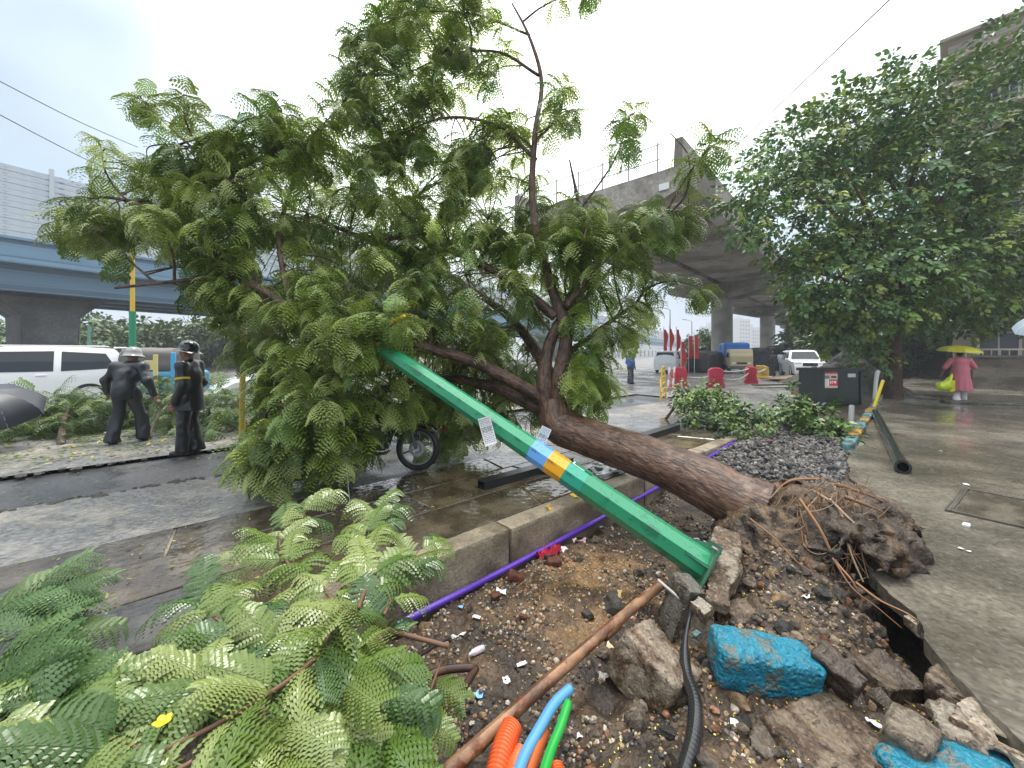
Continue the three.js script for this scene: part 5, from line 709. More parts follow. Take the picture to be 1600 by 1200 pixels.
// ---------- people ----------
const mSkin = M([0.24, 0.13, 0.085], 0.5), mHair = M([0.012, 0.010, 0.010], 0.5);
const stand = () => ({ hipL: [0.09, 0.92, 0], hipR: [-0.09, 0.92, 0], kneeL: [0.10, 0.50, 0.03], kneeR: [-0.10, 0.50, 0.03], ankL: [0.105, 0.085, -0.01], ankR: [-0.105, 0.085, -0.01], pel: [0, 0.98, 0], chest: [0, 1.26, 0.0], neck: [0, 1.46, -0.01], head: [0, 1.60, 0.02], shL: [0.19, 1.40, 0], shR: [-0.19, 1.40, 0], elL: [0.25, 1.12, -0.03], elR: [-0.25, 1.12, -0.03], wrL: [0.26, 0.88, 0.05], wrR: [-0.26, 0.88, 0.05] });
function person(label, pos, yaw, pose, o = {}) {
  const J = {}; for (const [k, v] of Object.entries({ ...stand(), ...pose })) J[k] = V(...v);
  const g = thing('person', label, 'person', null, pos, yaw), cell = o.cell || 0.02, tx = J.head.x - J.neck.x;
  const head = (p) => { const x = p[0] - J.head.x, y = p[1] - J.head.y, z = p[2] - J.head.z; let d = (Math.hypot(x / 0.076, (y - 0.015) / 0.115, z / 0.098) - 1) * 0.076; d = smin(d, cone(p, J.head.clone().add(V(0, -0.06, 0.045)), J.head.clone().add(V(0, -0.085, 0.055)), 0.045, 0.035), 0.03); d = smin(d, cone(p, J.head.clone().add(V(0, 0.01, 0.095)), J.head.clone().add(V(0, -0.022, 0.112)), 0.010, 0.015), 0.012); for (const s of [-1, 1]) d = smin(d, cone(p, J.head.clone().add(V(s * 0.078, 0.02, -0.005)), J.head.clone().add(V(s * 0.08, -0.025, 0)), 0.014, 0.010), 0.008); return d; };
  const limbs = [[J.neck, J.head, 0.05, 0.05], [J.shL, J.elL, 0.045, 0.038], [J.elL, J.wrL, 0.038, 0.027], [J.shR, J.elR, 0.045, 0.038], [J.elR, J.wrR, 0.038, 0.027], [J.hipL, J.kneeL, 0.075, 0.05], [J.kneeL, J.ankL, 0.05, 0.035], [J.hipR, J.kneeR, 0.075, 0.05], [J.kneeR, J.ankR, 0.05, 0.035], [J.pel, J.chest, 0.11, 0.12], [J.chest, J.neck, 0.11, 0.055], [J.shL, J.shR, 0.05, 0.05]];
  const all = Object.values(J), lo = V(Math.min(...all.map(v => v.x)) - 0.3, -0.03, Math.min(...all.map(v => v.z)) - 0.3), hi = V(Math.max(...all.map(v => v.x)) + 0.3, J.head.y + 0.2, Math.max(...all.map(v => v.z)) + 0.35);
  const f = (x, y, z) => { const p = [x, y, z]; let d = head(p); for (const [a, b, r, q] of limbs) d = smin(d, cone(p, a, b, r, q), 0.03); return d; };
  const parts = [nets(f, lo, hi, Math.min(cell, 0.016))];
  for (const s of ['L', 'R']) { // hands: palm, four fingers and a thumb, lightly curled
    const w = J['wr' + s], e = J['el' + s], D = w.clone().sub(e).normalize(), side = V(0, 0, 1).sub(D.clone().multiplyScalar(D.z)).normalize(), N = D.clone().cross(side).multiplyScalar(s === 'L' ? 1 : -1), curl = o['grip' + s] ? 1 : 0.3, bones = [[w.clone(), w.clone().addScaledVector(D, 0.07), 0.026, 0.030]];
    for (let k = 0; k < 4; k++) { const l = [0.030, 0.034, 0.032, 0.025][k]; let q = w.clone().addScaledVector(D, 0.085).addScaledVector(side, 0.030 - k * 0.02), dd = D.clone(); for (let m = 0; m < 3; m++) { dd.addScaledVector(N, -curl * 0.9).normalize(); const n = q.clone().addScaledVector(dd, l * (1 - m * 0.12)); bones.push([q, n, 0.0098 - m * 0.0008, 0.009 - m * 0.0008]); q = n; } }
    const t0 = w.clone().addScaledVector(D, 0.03).addScaledVector(side, 0.025), t1 = t0.clone().addScaledVector(side, 0.03).addScaledVector(D, 0.025); bones.push([t0, t1, 0.013, 0.011], [t1, t1.clone().addScaledVector(D, 0.03).addScaledVector(N, -0.01), 0.011, 0.009]);
    const c = w.clone().addScaledVector(D, 0.07); parts.push(nets((x, y, z) => { let d = 1; for (const [a, b, r, q] of bones) d = Math.min(d, cone([x, y, z], a, b, r, q)); return d; }, c.clone().sub(V(0.15, 0.15, 0.15)), c.clone().add(V(0.15, 0.15, 0.15)), cell > 0.022 ? 0.012 : 0.0065));
  }
  add('body', merge(parts), o.skin || mSkin, g);
  const cloth = (nm, mat, bones, cut, fold, k = 0.05, thick = 0) => { const ff = (x, y, z) => { const p = [x, y, z]; let d = 9; for (const [a, b, r, q, sx = 1, sz = 1] of bones) d = smin(d, cone(p, a, b, r, q), k); d += fold * (1.2 * noise3(x * 7, y * 3.2, z * 7, 5) + 0.8 * noise3(x * 15 + y * 4, y * 7, z * 15, 6) + 0.5 * Math.abs(noise3(x * 9, y * 16, z * 9, 8))); return cut ? Math.max(d, cut(x, y, z)) : d; }; return add(nm, nets(ff, lo, hi, cell), mat, g); };
  if (o.trousers) cloth('trousers', o.trousers, [[J.hipL, J.kneeL, 0.115, 0.095], [J.kneeL, J.ankL, 0.095, 0.10], [J.hipR, J.kneeR, 0.115, 0.095], [J.kneeR, J.ankR, 0.095, 0.10], [J.hipL, J.hipR, 0.12, 0.12]], (x, y) => 0.05 - y, 0.016, 0.03);
  if (o.jacket) { const hem = o.hem || 0.78, mid = V(J.pel.x, hem + 0.02, J.pel.z); cloth('jacket', o.jacket, [[J.shL, J.elL, 0.085, 0.075], [J.elL, J.wrL, 0.075, 0.062], [J.shR, J.elR, 0.085, 0.075], [J.elR, J.wrR, 0.075, 0.062], [J.pel, J.chest, 0.165, 0.165], [mid, J.pel, o.flare || 0.18, 0.165], [J.chest, J.neck.clone().add(V(0, -0.02, 0)), 0.15, 0.085], [J.shL, J.shR, 0.095, 0.095], [J.shL.clone().lerp(J.shR, 0.3).add(V(0, -0.15, 0)), J.shL.clone().lerp(J.shR, 0.7).add(V(0, -0.15, 0)), 0.13, 0.13]], (x, y, z) => hem - y, 0.014); }
  if (o.shoes !== false) for (const s of ['L', 'R']) add('shoe', nets((x, y, z) => Math.max(smin(cone([x, y, z], J['ank' + s].clone().setY(J['ank' + s].y - 0.03), J['ank' + s].clone().add(V(0, -0.045, 0.15)), 0.05, 0.038), 1, 0.01), J['ank' + s].y - 0.083 - y), J['ank' + s].clone().sub(V(0.1, 0.13, 0.12)), J['ank' + s].clone().add(V(0.1, 0.1, 0.25)), 0.014), o.shoe || mRubber, g);
  if (o.hair) add('hair', nets((x, y, z) => Math.max((Math.hypot((x - J.head.x) / 0.088, (y - J.head.y - 0.03) / 0.108, (z - J.head.z + 0.018) / 0.10) - 1) * 0.088 + 0.006 * noise3(x * 40, y * 40, z * 40, 4), -((J.head.y - 0.05) - y) < 0 ? (z - J.head.z) * 0.6 : -1), J.head.clone().sub(V(0.15, 0.15, 0.15)), J.head.clone().add(V(0.15, 0.18, 0.15)), 0.012), o.hair, g), o.bun && add('hair_bun', new THREE.SphereGeometry(0.055, 12, 10).translate(J.head.x, J.head.y - 0.02, J.head.z - 0.11), o.hair, g);
  if (o.helmet) { const h = add('helmet', new THREE.LatheGeometry([[0.0, 0.17], [0.05, 0.165], [0.10, 0.13], [0.122, 0.07], [0.125, 0.02], [0.165, -0.005], [0.172, -0.012], [0.125, 0.0], [0.11, 0.0]].map(q => new THREE.Vector2(...q)), 28).scale(1, 1, 1.14), o.helmet, g); h.position.copy(J.head).add(V(0, 0.02, -0.015)); h.rotation.x = o.tilt || -0.12; const c = add('helmet_crest', new THREE.TorusGeometry(0.125, 0.012, 6, 16, PI * 0.8).rotateY(PI / 2).rotateX(-0.3), o.helmet, h); c.position.y = 0.035; }
  return [g, J];
}
const mRain = MP([0.011, 0.012, 0.013], 0.36, { clearcoat: 0.25, clearcoatRoughness: 0.2 }), mRain2 = MP([0.009, 0.012, 0.018], 0.4, { clearcoat: 0.2, clearcoatRoughness: 0.25 });
{
  const [g, J] = person('man in black rain suit and wide helmet, standing side-on', gnd(296, 710), 4.85, { elL: [0.21, 1.12, -0.04], elR: [-0.21, 1.12, -0.04], shL: [0.17, 1.40, 0], shR: [-0.17, 1.40, 0], wrL: [0.21, 0.86, 0.08], wrR: [-0.20, 0.88, 0.08], ankL: [0.09, 0.085, 0.04], ankR: [-0.09, 0.085, -0.06], head: [0, 1.615, 0.03] }, { trousers: mRain, jacket: mRain, hem: 0.70, flare: 0.21, helmet: MP([0.012, 0.013, 0.015], 0.18, { clearcoat: 0.7 }), tilt: -0.2 });
  const yl = M([0.62, 0.40, 0.03], 0.45); for (const s of ['L', 'R']) { const a = J['sh' + s].clone().lerp(J['el' + s], 0.62), b = J['sh' + s].clone().lerp(J['el' + s], 0.74); add('reflective_stripe', tube([a, b], 0.094, 18, 2, false), yl, g); }
  person('man in dark navy rain suit and grey helmet, seen from behind', gnd(197, 693), PI + 0.15, { pel: [0, 0.95, -0.04], chest: [0.01, 1.22, 0.05], neck: [0.01, 1.41, 0.10], head: [0.0, 1.53, 0.17], shL: [0.2, 1.36, 0.06], shR: [-0.2, 1.36, 0.06], elL: [0.33, 1.12, 0.02], elR: [-0.34, 1.10, 0.0], wrL: [0.36, 0.90, 0.10], wrR: [-0.40, 0.86, 0.06], ankL: [0.15, 0.085, -0.10], ankR: [-0.17, 0.085, 0.14], kneeL: [0.13, 0.50, 0.02], kneeR: [-0.15, 0.50, 0.12] }, { trousers: mRain2, jacket: mRain2, hem: 0.80, flare: 0.17, helmet: MP([0.22, 0.23, 0.235], 0.3, { clearcoat: 0.5 }), tilt: 0.1 });
}
function umbrella(label, p, r, rise, mat, under, tilt, drop = 0.95) {
  const g = thing('umbrella', label, 'umbrella', null, p); g.rotation.set(...tilt);
  for (let k = 0; k < 8; k++) { // each panel sags between its two ribs
    const P = [], I = []; for (let i = 0; i <= 6; i++) for (let j = 0; j <= 4; j++) { const u = i / 6, a = (k + j / 4) * PI / 4, sag = Math.sin(j / 4 * PI), R = r * Math.sin(u * 1.32) / Math.sin(1.32) * (1 - 0.09 * sag * u), y = rise * (Math.cos(u * 1.32) - Math.cos(1.32)) / (1 - Math.cos(1.32)) - 0.02 * sag * u; P.push(R * Math.cos(a), y, R * Math.sin(a)); }
    for (let i = 0; i < 6; i++) for (let j = 0; j < 4; j++) { const a = i * 5 + j; I.push(a, a + 1, a + 5, a + 1, a + 6, a + 5); } add('canopy_panel', geoOf(P, I), mat, g);
    const a = k * PI / 4, q = []; for (let i = 0; i <= 5; i++) { const u = i / 5; q.push(V(r * Math.sin(u * 1.32) / Math.sin(1.32) * Math.cos(a), rise * (Math.cos(u * 1.32) - Math.cos(1.32)) / (1 - Math.cos(1.32)) - 0.006, r * Math.sin(u * 1.32) / Math.sin(1.32) * Math.sin(a))); } add('rib', tube(q, 0.004, 5, 8, false), mSteel, g);
  }
  add('shaft', rod(V(0, rise + 0.05, 0), V(0, rise - drop, 0), 0.007, 8), mSteel, g); add('handle', rod(V(0, rise - drop, 0), V(0, rise - drop - 0.1, 0), 0.014, 8), mBlack, g); return g;
}
{ // the woman in pink
  const o = gnd(1500, 628), pink = M([0.47, 0.13, 0.17], 0.7), [g, J] = person('woman in a pink dress walking away under a yellow umbrella', o, PI - 0.75 + 0.1, { elL: [0.34, 1.12, -0.03], wrL: [0.38, 0.92, 0.06], elR: [-0.33, 1.14, 0.05], wrR: [-0.27, 1.22, 0.26], shL: [0.2, 1.36, 0], shR: [-0.2, 1.36, 0], head: [0, 1.57, 0.02], neck: [0, 1.43, -0.01], ankL: [0.09, 0.085, -0.12], ankR: [-0.09, 0.085, 0.16] }, { trousers: M([0.68, 0.62, 0.62], 0.7), hair: mHair, bun: true, gripL: 1, gripR: 1, cell: 0.022 });
  const lo = V(-0.6, 0.2, -0.45), hi = V(0.6, 1.6, 0.45);
  add('dress', nets((x, y, z) => { const p = [x, y, z]; let d = cone(p, V(0, 1.30, 0), V(0, 1.0, 0), 0.185, 0.20); d = smin(d, cone(p, V(0, 1.0, -0.01), V(0, 0.38, 0.0), 0.21, 0.29), 0.06); d = smin(d, cone(p, V(0, 1.36, 0), V(0, 1.42, -0.01), 0.14, 0.085), 0.06); d = smin(d, cone(p, J.shL, J.elL, 0.09, 0.075), 0.05); d = smin(d, cone(p, J.shR, J.elR, 0.09, 0.075), 0.05); d += 0.014 * Math.sin(Math.atan2(z, x) * 11 + y * 2) * smooth(1.0, 0.5, y) + 0.01 * noise3(x * 9, y * 4, z * 9, 2); return Math.max(d, 0.37 - y); }, lo, hi, 0.022), pink, g);
  umbrella('open yellow umbrella above the woman in pink', o.clone().add(V(0.22, 1.66, -0.22)), 0.56, 0.20, MP([0.62, 0.60, 0.03], 0.45, { transmission: 0.25 }), null, [0.10, 0.2, -0.04], 0.6);
  const bag = thing('plastic_bag', 'bulging yellow-green plastic bag in the woman in pink\'s left hand', 'bag', null, o.clone().add(V(-0.52, 0.50, 0.05))), bm = MP([0.62, 0.74, 0.01], 0.35, { transmission: 0.25 });
  add('bag_body', nets((x, y, z) => { let d = (Math.hypot((x + 0.1) / 0.20, (y - 0.02) / 0.15, z / 0.13) - 1) * 0.13; d = smin(d, cone([x, y, z], V(-0.02, 0.06, 0), V(0.18, 0.34, 0), 0.12, 0.05), 0.06); d = smin(d, sbox(x - 0.16, y - 0.02, z, 0.09, 0.20, 0.07, 0.04), 0.03); return d + 0.02 * noise3(x * 11, y * 11, z * 11, 4); }, V(-0.4, -0.3, -0.25), V(0.4, 0.5, 0.25), 0.02), bm, bag);
  add('bag_handle', tube([V(0.17, 0.34, 0.03), V(0.2, 0.44, 0), V(0.17, 0.34, -0.03)], 0.014, 6, 10), bm, bag);
}
umbrella('open black umbrella at the left picture edge above the debris', at(-14, 640, 6.4), 0.62, 0.36, M([0.022, 0.026, 0.034], 0.4), null, [0.5, 0.3, -0.35], 0.7);
umbrella('grey blue umbrella cutting in at the right picture edge', at(1700, 515, 4.4), 0.56, 0.26, MP([0.32, 0.40, 0.47], 0.4, { transmission: 0.15 }), null, [0.1, 0.35, 0.16], 0.8);
const smallPerson = (label, px, py, yaw, top, legs, extra) => person(label, gnd(px, py), yaw, { wrL: [0.22, 0.9, 0.14] }, { trousers: M(legs, 0.8), jacket: M(top, 0.8), hem: 0.85, flare: 0.15, hair: mHair, cell: 0.035, ...extra });
smallPerson('man in pale shirt standing beside the white jeep', 1222, 586, 2.4, [0.50, 0.55, 0.58], [0.16, 0.22, 0.30]);
smallPerson('person in dark blue jacket under the hanging leaves by the far wall', 985, 600, 2.0, [0.06, 0.12, 0.30], [0.05, 0.06, 0.08]);
smallPerson('man in black standing under the flyover near the yellow board', 1207, 588, 2.9, [0.03, 0.03, 0.035], [0.03, 0.03, 0.04]);

// ---------- vehicles ----------
// top: [x, y] roof line from front (+x) to rear; windows: side panes as [x, y] lists
function car(label, pos, yaw, o) {
  const g = thing(o.name || 'car', label, o.cat || 'car', null, pos, yaw), W = o.w / 2, belt = o.belt, bot = 0.26, top = x => { const t = o.top; for (let i = 0; i < t.length - 1; i++) if (x >= t[i][0] && x <= t[i + 1][0]) return mix(t[i][1], t[i + 1][1], (x - t[i][0]) / (t[i + 1][0] - t[i][0])); return x < t[0][0] ? t[0][1] : t[t.length - 1][1]; };
  const L0 = o.top[0][0], L1 = o.top[o.top.length - 1][0], plan = x => 1 - 0.10 * Math.pow(smooth(L1 - 0.9, L1 + 0.05, x), 2) - 0.07 * Math.pow(smooth(L0 + 0.7, L0 - 0.05, x), 2), half = (x, y) => W * plan(x) * (y <= belt ? 1 - 0.06 * Math.pow((belt - y) / (belt - bot), 3) : 1 - 0.22 * Math.pow((y - belt) / (o.roof - belt), 1.25));
  const P = [], I = [], xs = []; for (let i = 0; i <= 64; i++) xs.push(mix(L0, L1, i / 64));
  const ring = x => { const T = top(x), r = []; for (const f of [0, 0.15, 0.4, 0.7, 1]) { const y = mix(bot, Math.min(belt, T - 0.06), f); r.push([half(x, y), y]); } for (const f of [0.35, 0.7, 0.9]) { const y = mix(Math.min(belt, T - 0.06), T - 0.05, f); r.push([half(x, y), y]); } const e = half(x, T - 0.05); r.push([e * 0.97, T - 0.02], [e * 0.88, T], [e * 0.5, T + 0.015], [0, T + 0.02]); return r; };
  const rings = xs.map(x => { const r = ring(x); return [...r.map(([z, y]) => [z, y]), ...r.slice(0, -1).reverse().map(([z, y]) => [-z, y])]; }), n = rings[0].length;
  rings.forEach((r, i) => r.forEach(([z, y]) => P.push(xs[i], y, z)));
  for (let i = 0; i < xs.length - 1; i++) for (let k = 0; k < n; k++) { const a = i * n + k, b = i * n + (k + 1) % n; I.push(a, b, a + n, b, b + n, a + n); }
  for (const e of [0, xs.length - 1]) { const c = P.length / 3; P.push(xs[e], 0.6, 0); for (let k = 0; k < n; k++) { const a = e * n + k, b = e * n + (k + 1) % n; I.push(c, a, b); } }
  add('body', toCreasedNormals(geoOf(P, I), 0.55), o.paint, g);
  const pane = (pts, s, mat, nm, off = 0.008) => { const sh = new THREE.Shape(pts.map(q => new THREE.Vector2(...q))), e = new THREE.ShapeGeometry(sh), v = e.attributes.position, Q = []; // subdivide once so that the pane follows the body
    const gg = e.toNonIndexed().attributes.position, tri = []; for (let i = 0; i < gg.count; i += 3) { const A = [0, 1, 2].map(k => [gg.getX(i + k), gg.getY(i + k)]), m = [[0, 1], [1, 2], [2, 0]].map(([a, b]) => [(A[a][0] + A[b][0]) / 2, (A[a][1] + A[b][1]) / 2]); for (const t of [[A[0], m[0], m[2]], [m[0], A[1], m[1]], [m[2], m[1], A[2]], m]) for (const q of t) tri.push(q[0], q[1], s * (half(q[0], q[1]) + off)); }
    return add(nm, geoOf(tri, null), mat, g); };
  for (const s of [1, -1]) { for (const w of o.windows) pane(w, s, mGlass, 'side_window'); for (const w of o.pillars || []) pane(w, s, o.trim || mBlack, 'door_pillar', 0.012);
    for (const x of o.wheels) { const wh = add('wheel', new THREE.TorusGeometry(o.rad * 0.8, o.rad * 0.24, 10, 28).translate(0, 0, 0), mRubber, g); wh.position.set(x, o.rad, s * (W - 0.10)); add('rim', cyl(o.rad * 0.66, o.rad * 0.66, 0.10, 20).rotateX(PI / 2), M([0.45, 0.46, 0.47], 0.35, { metalness: 0.6 }), wh); const ar = add('wheel_arch', new THREE.RingGeometry(o.rad * 0.9, o.rad * 1.16, 26, 1, -0.15, PI + 0.3), mBlack, g); ar.position.set(x, o.rad, s * (W * 0.992 + 0.004)); }
    if (o.handles) for (const x of o.handles) add('door_handle', box(0.2, 0.035, 0.03, x, belt - 0.08, s * (half(x, belt - 0.08) + 0.012), 0.01), o.paint, g);
    if (o.mirror) add('door_mirror', box(0.12, 0.14, 0.2, o.mirror, belt + 0.06, s * (W + 0.1), 0.03), o.paint, g); }
  const quad = (x0, y0, x1, y1, nm, mat, k = 0.86) => { const z0 = half(x0, y0) * k, z1 = half(x1, y1) * k * 0.97, d = V(y1 - y0, -(x1 - x0), 0).normalize().multiplyScalar(0.012 * Math.sign(y1 - y0 || 1)), ox = d.x * Math.sign(x0), oy = Math.abs(d.y); return add(nm, geoOf([x0 + ox, y0 + oy, z0, x0 + ox, y0 + oy, -z0, x1 + ox, y1 + oy, -z1, x1 + ox, y1 + oy, z1], [0, 1, 2, 0, 2, 3]), mat, g); };
  for (const [nm, x0, y0, x1, y1, mat, k] of o.glass) quad(x0, y0, x1, y1, nm, mat || mGlass, k);
  for (const [nm, b, mat] of o.bits || []) for (const s of b[6] ? [1, -1] : [1]) add(nm, box(b[0], b[1], b[2], b[3], b[4], b[5] * s, 0.02), mat, g);
  return g;
}
const mRed = M([0.5, 0.01, 0.01], 0.25), mLampGlass = M([0.75, 0.77, 0.78], 0.15);
// white people carrier: its tail to the right
car('white people carrier parked behind the branch mound at the left edge', st(-2.87, 17.4, 0.02), STREET + PI, {
  w: 1.78, belt: 1.06, roof: 1.76, rad: 0.33, wheels: [1.35, -1.4], paint: mCarWhite, handles: [0.55, -0.5], mirror: 1.0,
  top: [[-2.3, 0.75], [-2.27, 1.12], [-2.1, 1.45], [-1.9, 1.70], [-1.2, 1.75], [0, 1.77], [0.5, 1.72], [0.9, 1.50], [1.25, 1.14], [1.6, 1.05], [2.15, 0.9], [2.3, 0.72]],
  windows: [[[0.42, 1.08], [1.05, 1.08], [0.62, 1.52], [0.42, 1.60]], [[0.30, 1.08], [0.30, 1.62], [-0.72, 1.64], [-0.72, 1.08]], [[-0.86, 1.08], [-0.86, 1.63], [-1.72, 1.57], [-1.95, 1.14]]], glass: [['windscreen', 1.22, 1.16, 0.56, 1.70], ['rear_window', -2.2, 1.2, -1.94, 1.66]],
  bits: [['tail_lamp', [0.14, 0.34, 0.14, -2.16, 1.05, 0.74, 1], mRed], ['roof_rail', [2.2, 0.03, 0.04, -0.6, 1.795, 0.56, 1], M([0.6, 0.6, 0.6], 0.3)], ['spoiler', [0.3, 0.05, 1.1, -2.02, 1.745, 0], mCarWhite], ['bumper', [0.2, 0.26, 1.6, -2.28, 0.45, 0], mCarWhite]] });
car('white hatchback half hidden behind leaves right of the standing man', st(2.9, 12.6, 0.02), STREET + PI, { w: 1.68, belt: 0.95, roof: 1.48, rad: 0.3, wheels: [1.2, -1.2], paint: mCarWhite, top: [[-1.9, 0.7], [-1.85, 1.0], [-1.6, 1.35], [-1.0, 1.47], [0, 1.48], [0.5, 1.3], [0.9, 1.0], [1.5, 0.9], [1.9, 0.65]], windows: [[[0.1, 0.98], [0.7, 0.98], [0.2, 1.34], [0.1, 1.36]], [[0, 0.98], [0, 1.38], [-0.9, 1.38], [-0.9, 0.98]], [[-1.0, 0.98], [-1.0, 1.37], [-1.45, 1.3], [-1.6, 1.02]]], glass: [['windscreen', 0.88, 1.02, 0.36, 1.38], ['rear_window', -1.84, 1.02, -1.62, 1.32]], bits: [['fog_lamp', [0.06, 0.10, 0.12, 1.86, 0.5, 0.5, 1], mBlack], ['tail_lamp', [0.1, 0.3, 0.14, -1.82, 0.9, 0.7, 1], mRed]] });
const suv = { w: 1.85, belt: 1.12, roof: 1.82, rad: 0.36, wheels: [1.35, -1.35], paint: mCarWhite, mirror: 0.95, top: [[-2.2, 0.8], [-2.15, 1.2], [-2.0, 1.75], [-1, 1.82], [0.2, 1.81], [0.45, 1.72], [0.95, 1.2], [1.2, 1.16], [2.0, 1.06], [2.2, 0.8]], windows: [[[0.1, 1.14], [0.8, 1.14], [0.35, 1.66], [0.1, 1.68]], [[0, 1.14], [0, 1.7], [-0.85, 1.7], [-0.85, 1.14]], [[-0.95, 1.14], [-0.95, 1.7], [-1.85, 1.66], [-1.95, 1.18]]], glass: [['windscreen', 0.96, 1.22, 0.48, 1.70], ['rear_window', -2.12, 1.25, -2.02, 1.68]],
  bits: [['headlamp', [0.12, 0.18, 0.36, 2.10, 0.93, 0.62, 1], mLampGlass], ['grille', [0.1, 0.2, 0.8, 2.19, 0.88, 0], mBlack], ['bumper', [0.2, 0.34, 1.7, 2.14, 0.56, 0], mCarWhite], ['air_intake', [0.08, 0.16, 0.9, 2.22, 0.50, 0], mBlack], ['fog_lamp', [0.06, 0.12, 0.18, 2.22, 0.55, 0.68, 1], mBlack]] };
car('white jeep facing us under the trees beyond the gravel heap', gnd(1252, 588), -PI / 2 - 0.42, { ...suv, name: 'jeep', cat: 'jeep' });
car('white car parked behind the red banners', at(1050, 552, 33).setY(0), STREET + 0.2, { ...suv });
car('dark car roof showing above the compound wall', at(1592, 552, 21.5).setY(0), STREET + PI / 2, { ...suv, paint: MP([0.10, 0.11, 0.12], 0.25, { clearcoat: 0.8 }) });
{ // small lorry with a blue tarpaulin
  const g = thing('mini_truck', 'small cream lorry with a bright blue tarpaulin under the flyover', 'truck', null, gnd(1149, 582), -PI / 2 - 0.30), cream = M([0.52, 0.44, 0.26], 0.45), blue = M([0.02, 0.16, 0.52], 0.5);
  add('cab', nets((x, y, z) => Math.max(sbox(x - 1.3, y - 1.15, z, 0.72, 0.78, 0.82, 0.12), (x - 1.3) * 0.9 + (y - 1.2) * 0.42 - 0.72), V(0.4, 0.2, -1), V(2.3, 2.1, 1), 0.05), cream, g);
  add('windscreen', box(0.03, 0.55, 1.3, 1.86, 1.42, 0).rotateZ(0), mGlass, g); for (const s of [-1, 1]) { add('headlamp', box(0.06, 0.16, 0.26, 2.0, 0.82, s * 0.55, 0.02), mLampGlass, g); add('side_window', box(0.6, 0.42, 0.03, 1.3, 1.45, s * 0.82), mGlass, g); add('door_mirror', box(0.05, 0.26, 0.12, 1.75, 1.4, s * 0.98, 0.02), mBlack, g); for (const x of [1.25, -1.3]) add('wheel', new THREE.TorusGeometry(0.24, 0.10, 8, 20).translate(x, 0.33, s * 0.74), mRubber, g); }
  add('bumper', box(0.12, 0.26, 1.66, 1.98, 0.48, 0, 0.03), M([0.12, 0.12, 0.12], 0.5), g); add('grille', box(0.04, 0.14, 0.7, 2.01, 0.82, 0), mBlack, g); add('load_bed', box(2.6, 0.6, 1.7, -0.75, 0.95, 0, 0.03), M([0.40, 0.33, 0.16], 0.5), g);
  add('tarpaulin', nets((x, y, z) => sbox(x + 0.72, y - 1.85, z, 1.38, 0.62, 0.92, 0.18) + 0.05 * noise3(x * 2.4, y * 2.4, z * 2.4, 3) + 0.02 * noise3(x * 7, y * 7, z * 7, 4), V(-2.4, 1, -1.2), V(1, 2.8, 1.2), 0.06), blue, g);
}
{ // covered three-wheeler behind the men
  const g = thing('auto_rickshaw', 'grey-hooded three-wheeler with blue side behind the standing man', 'rickshaw', null, at(252, 552, 12.6).setY(0.02), STREET + PI), m = M([0.13, 0.12, 0.11], 0.6);
  add('hood', nets((x, y, z) => sbox(x, y - 1.35, z, 0.95, 0.40, 0.62, 0.26) + 0.015 * noise3(x * 5, y * 5, z * 5, 2), V(-1.2, 0.8, -0.9), V(1.2, 1.95, 0.9), 0.045), m, g); add('body', nets((x, y, z) => sbox(x + 0.1, y - 0.68, z, 1.1, 0.36, 0.62, 0.14), V(-1.5, 0.2, -0.9), V(1.4, 1.2, 0.9), 0.05), M([0.05, 0.25, 0.38], 0.4), g); add('door_panel', box(0.5, 0.5, 0.04, 0.2, 0.68, 0.64, 0.02), M([0.10, 0.40, 0.55], 0.4), g); for (const s of [-1, 1]) { add('wheel', new THREE.TorusGeometry(0.18, 0.06, 8, 18).translate(-0.7, 0.24, s * 0.5), mRubber, g); add('hood_post', box(0.05, 0.6, 0.05, 0.75, 1.2, s * 0.58), m, g); } add('front_wheel', new THREE.TorusGeometry(0.18, 0.06, 8, 18).translate(1.0, 0.24, 0), mRubber, g); add('rear_window', box(0.02, 0.24, 0.6, -0.94, 1.45, 0), mGlass, g);
  const s = thing('sign_post', 'pale yellow sign post with a side arm in front of the three-wheeler', 'sign', null, at(243, 552, 10.8).setY(0.02), 0); add('upright', box(0.11, 1.55, 0.05, 0, 0.77, 0, 0.01), M([0.60, 0.50, 0.20], 0.5), s); add('side_arm', box(0.24, 0.26, 0.05, -0.17, 1.25, 0.003, 0.01), M([0.60, 0.50, 0.20], 0.5), s);
  const b = thing('blue_post', 'bright blue flat post beside the standing man\'s shoulder', 'post', null, at(271, 552, 10.6).setY(0.02), 0); add('upright', box(0.12, 1.6, 0.06, 0, 0.8, 0, 0.02), M([0.06, 0.34, 0.62], 0.45), b); add('footing', box(0.3, 0.1, 0.3, 0, 0.03, 0, 0.02), mConc, b);
}
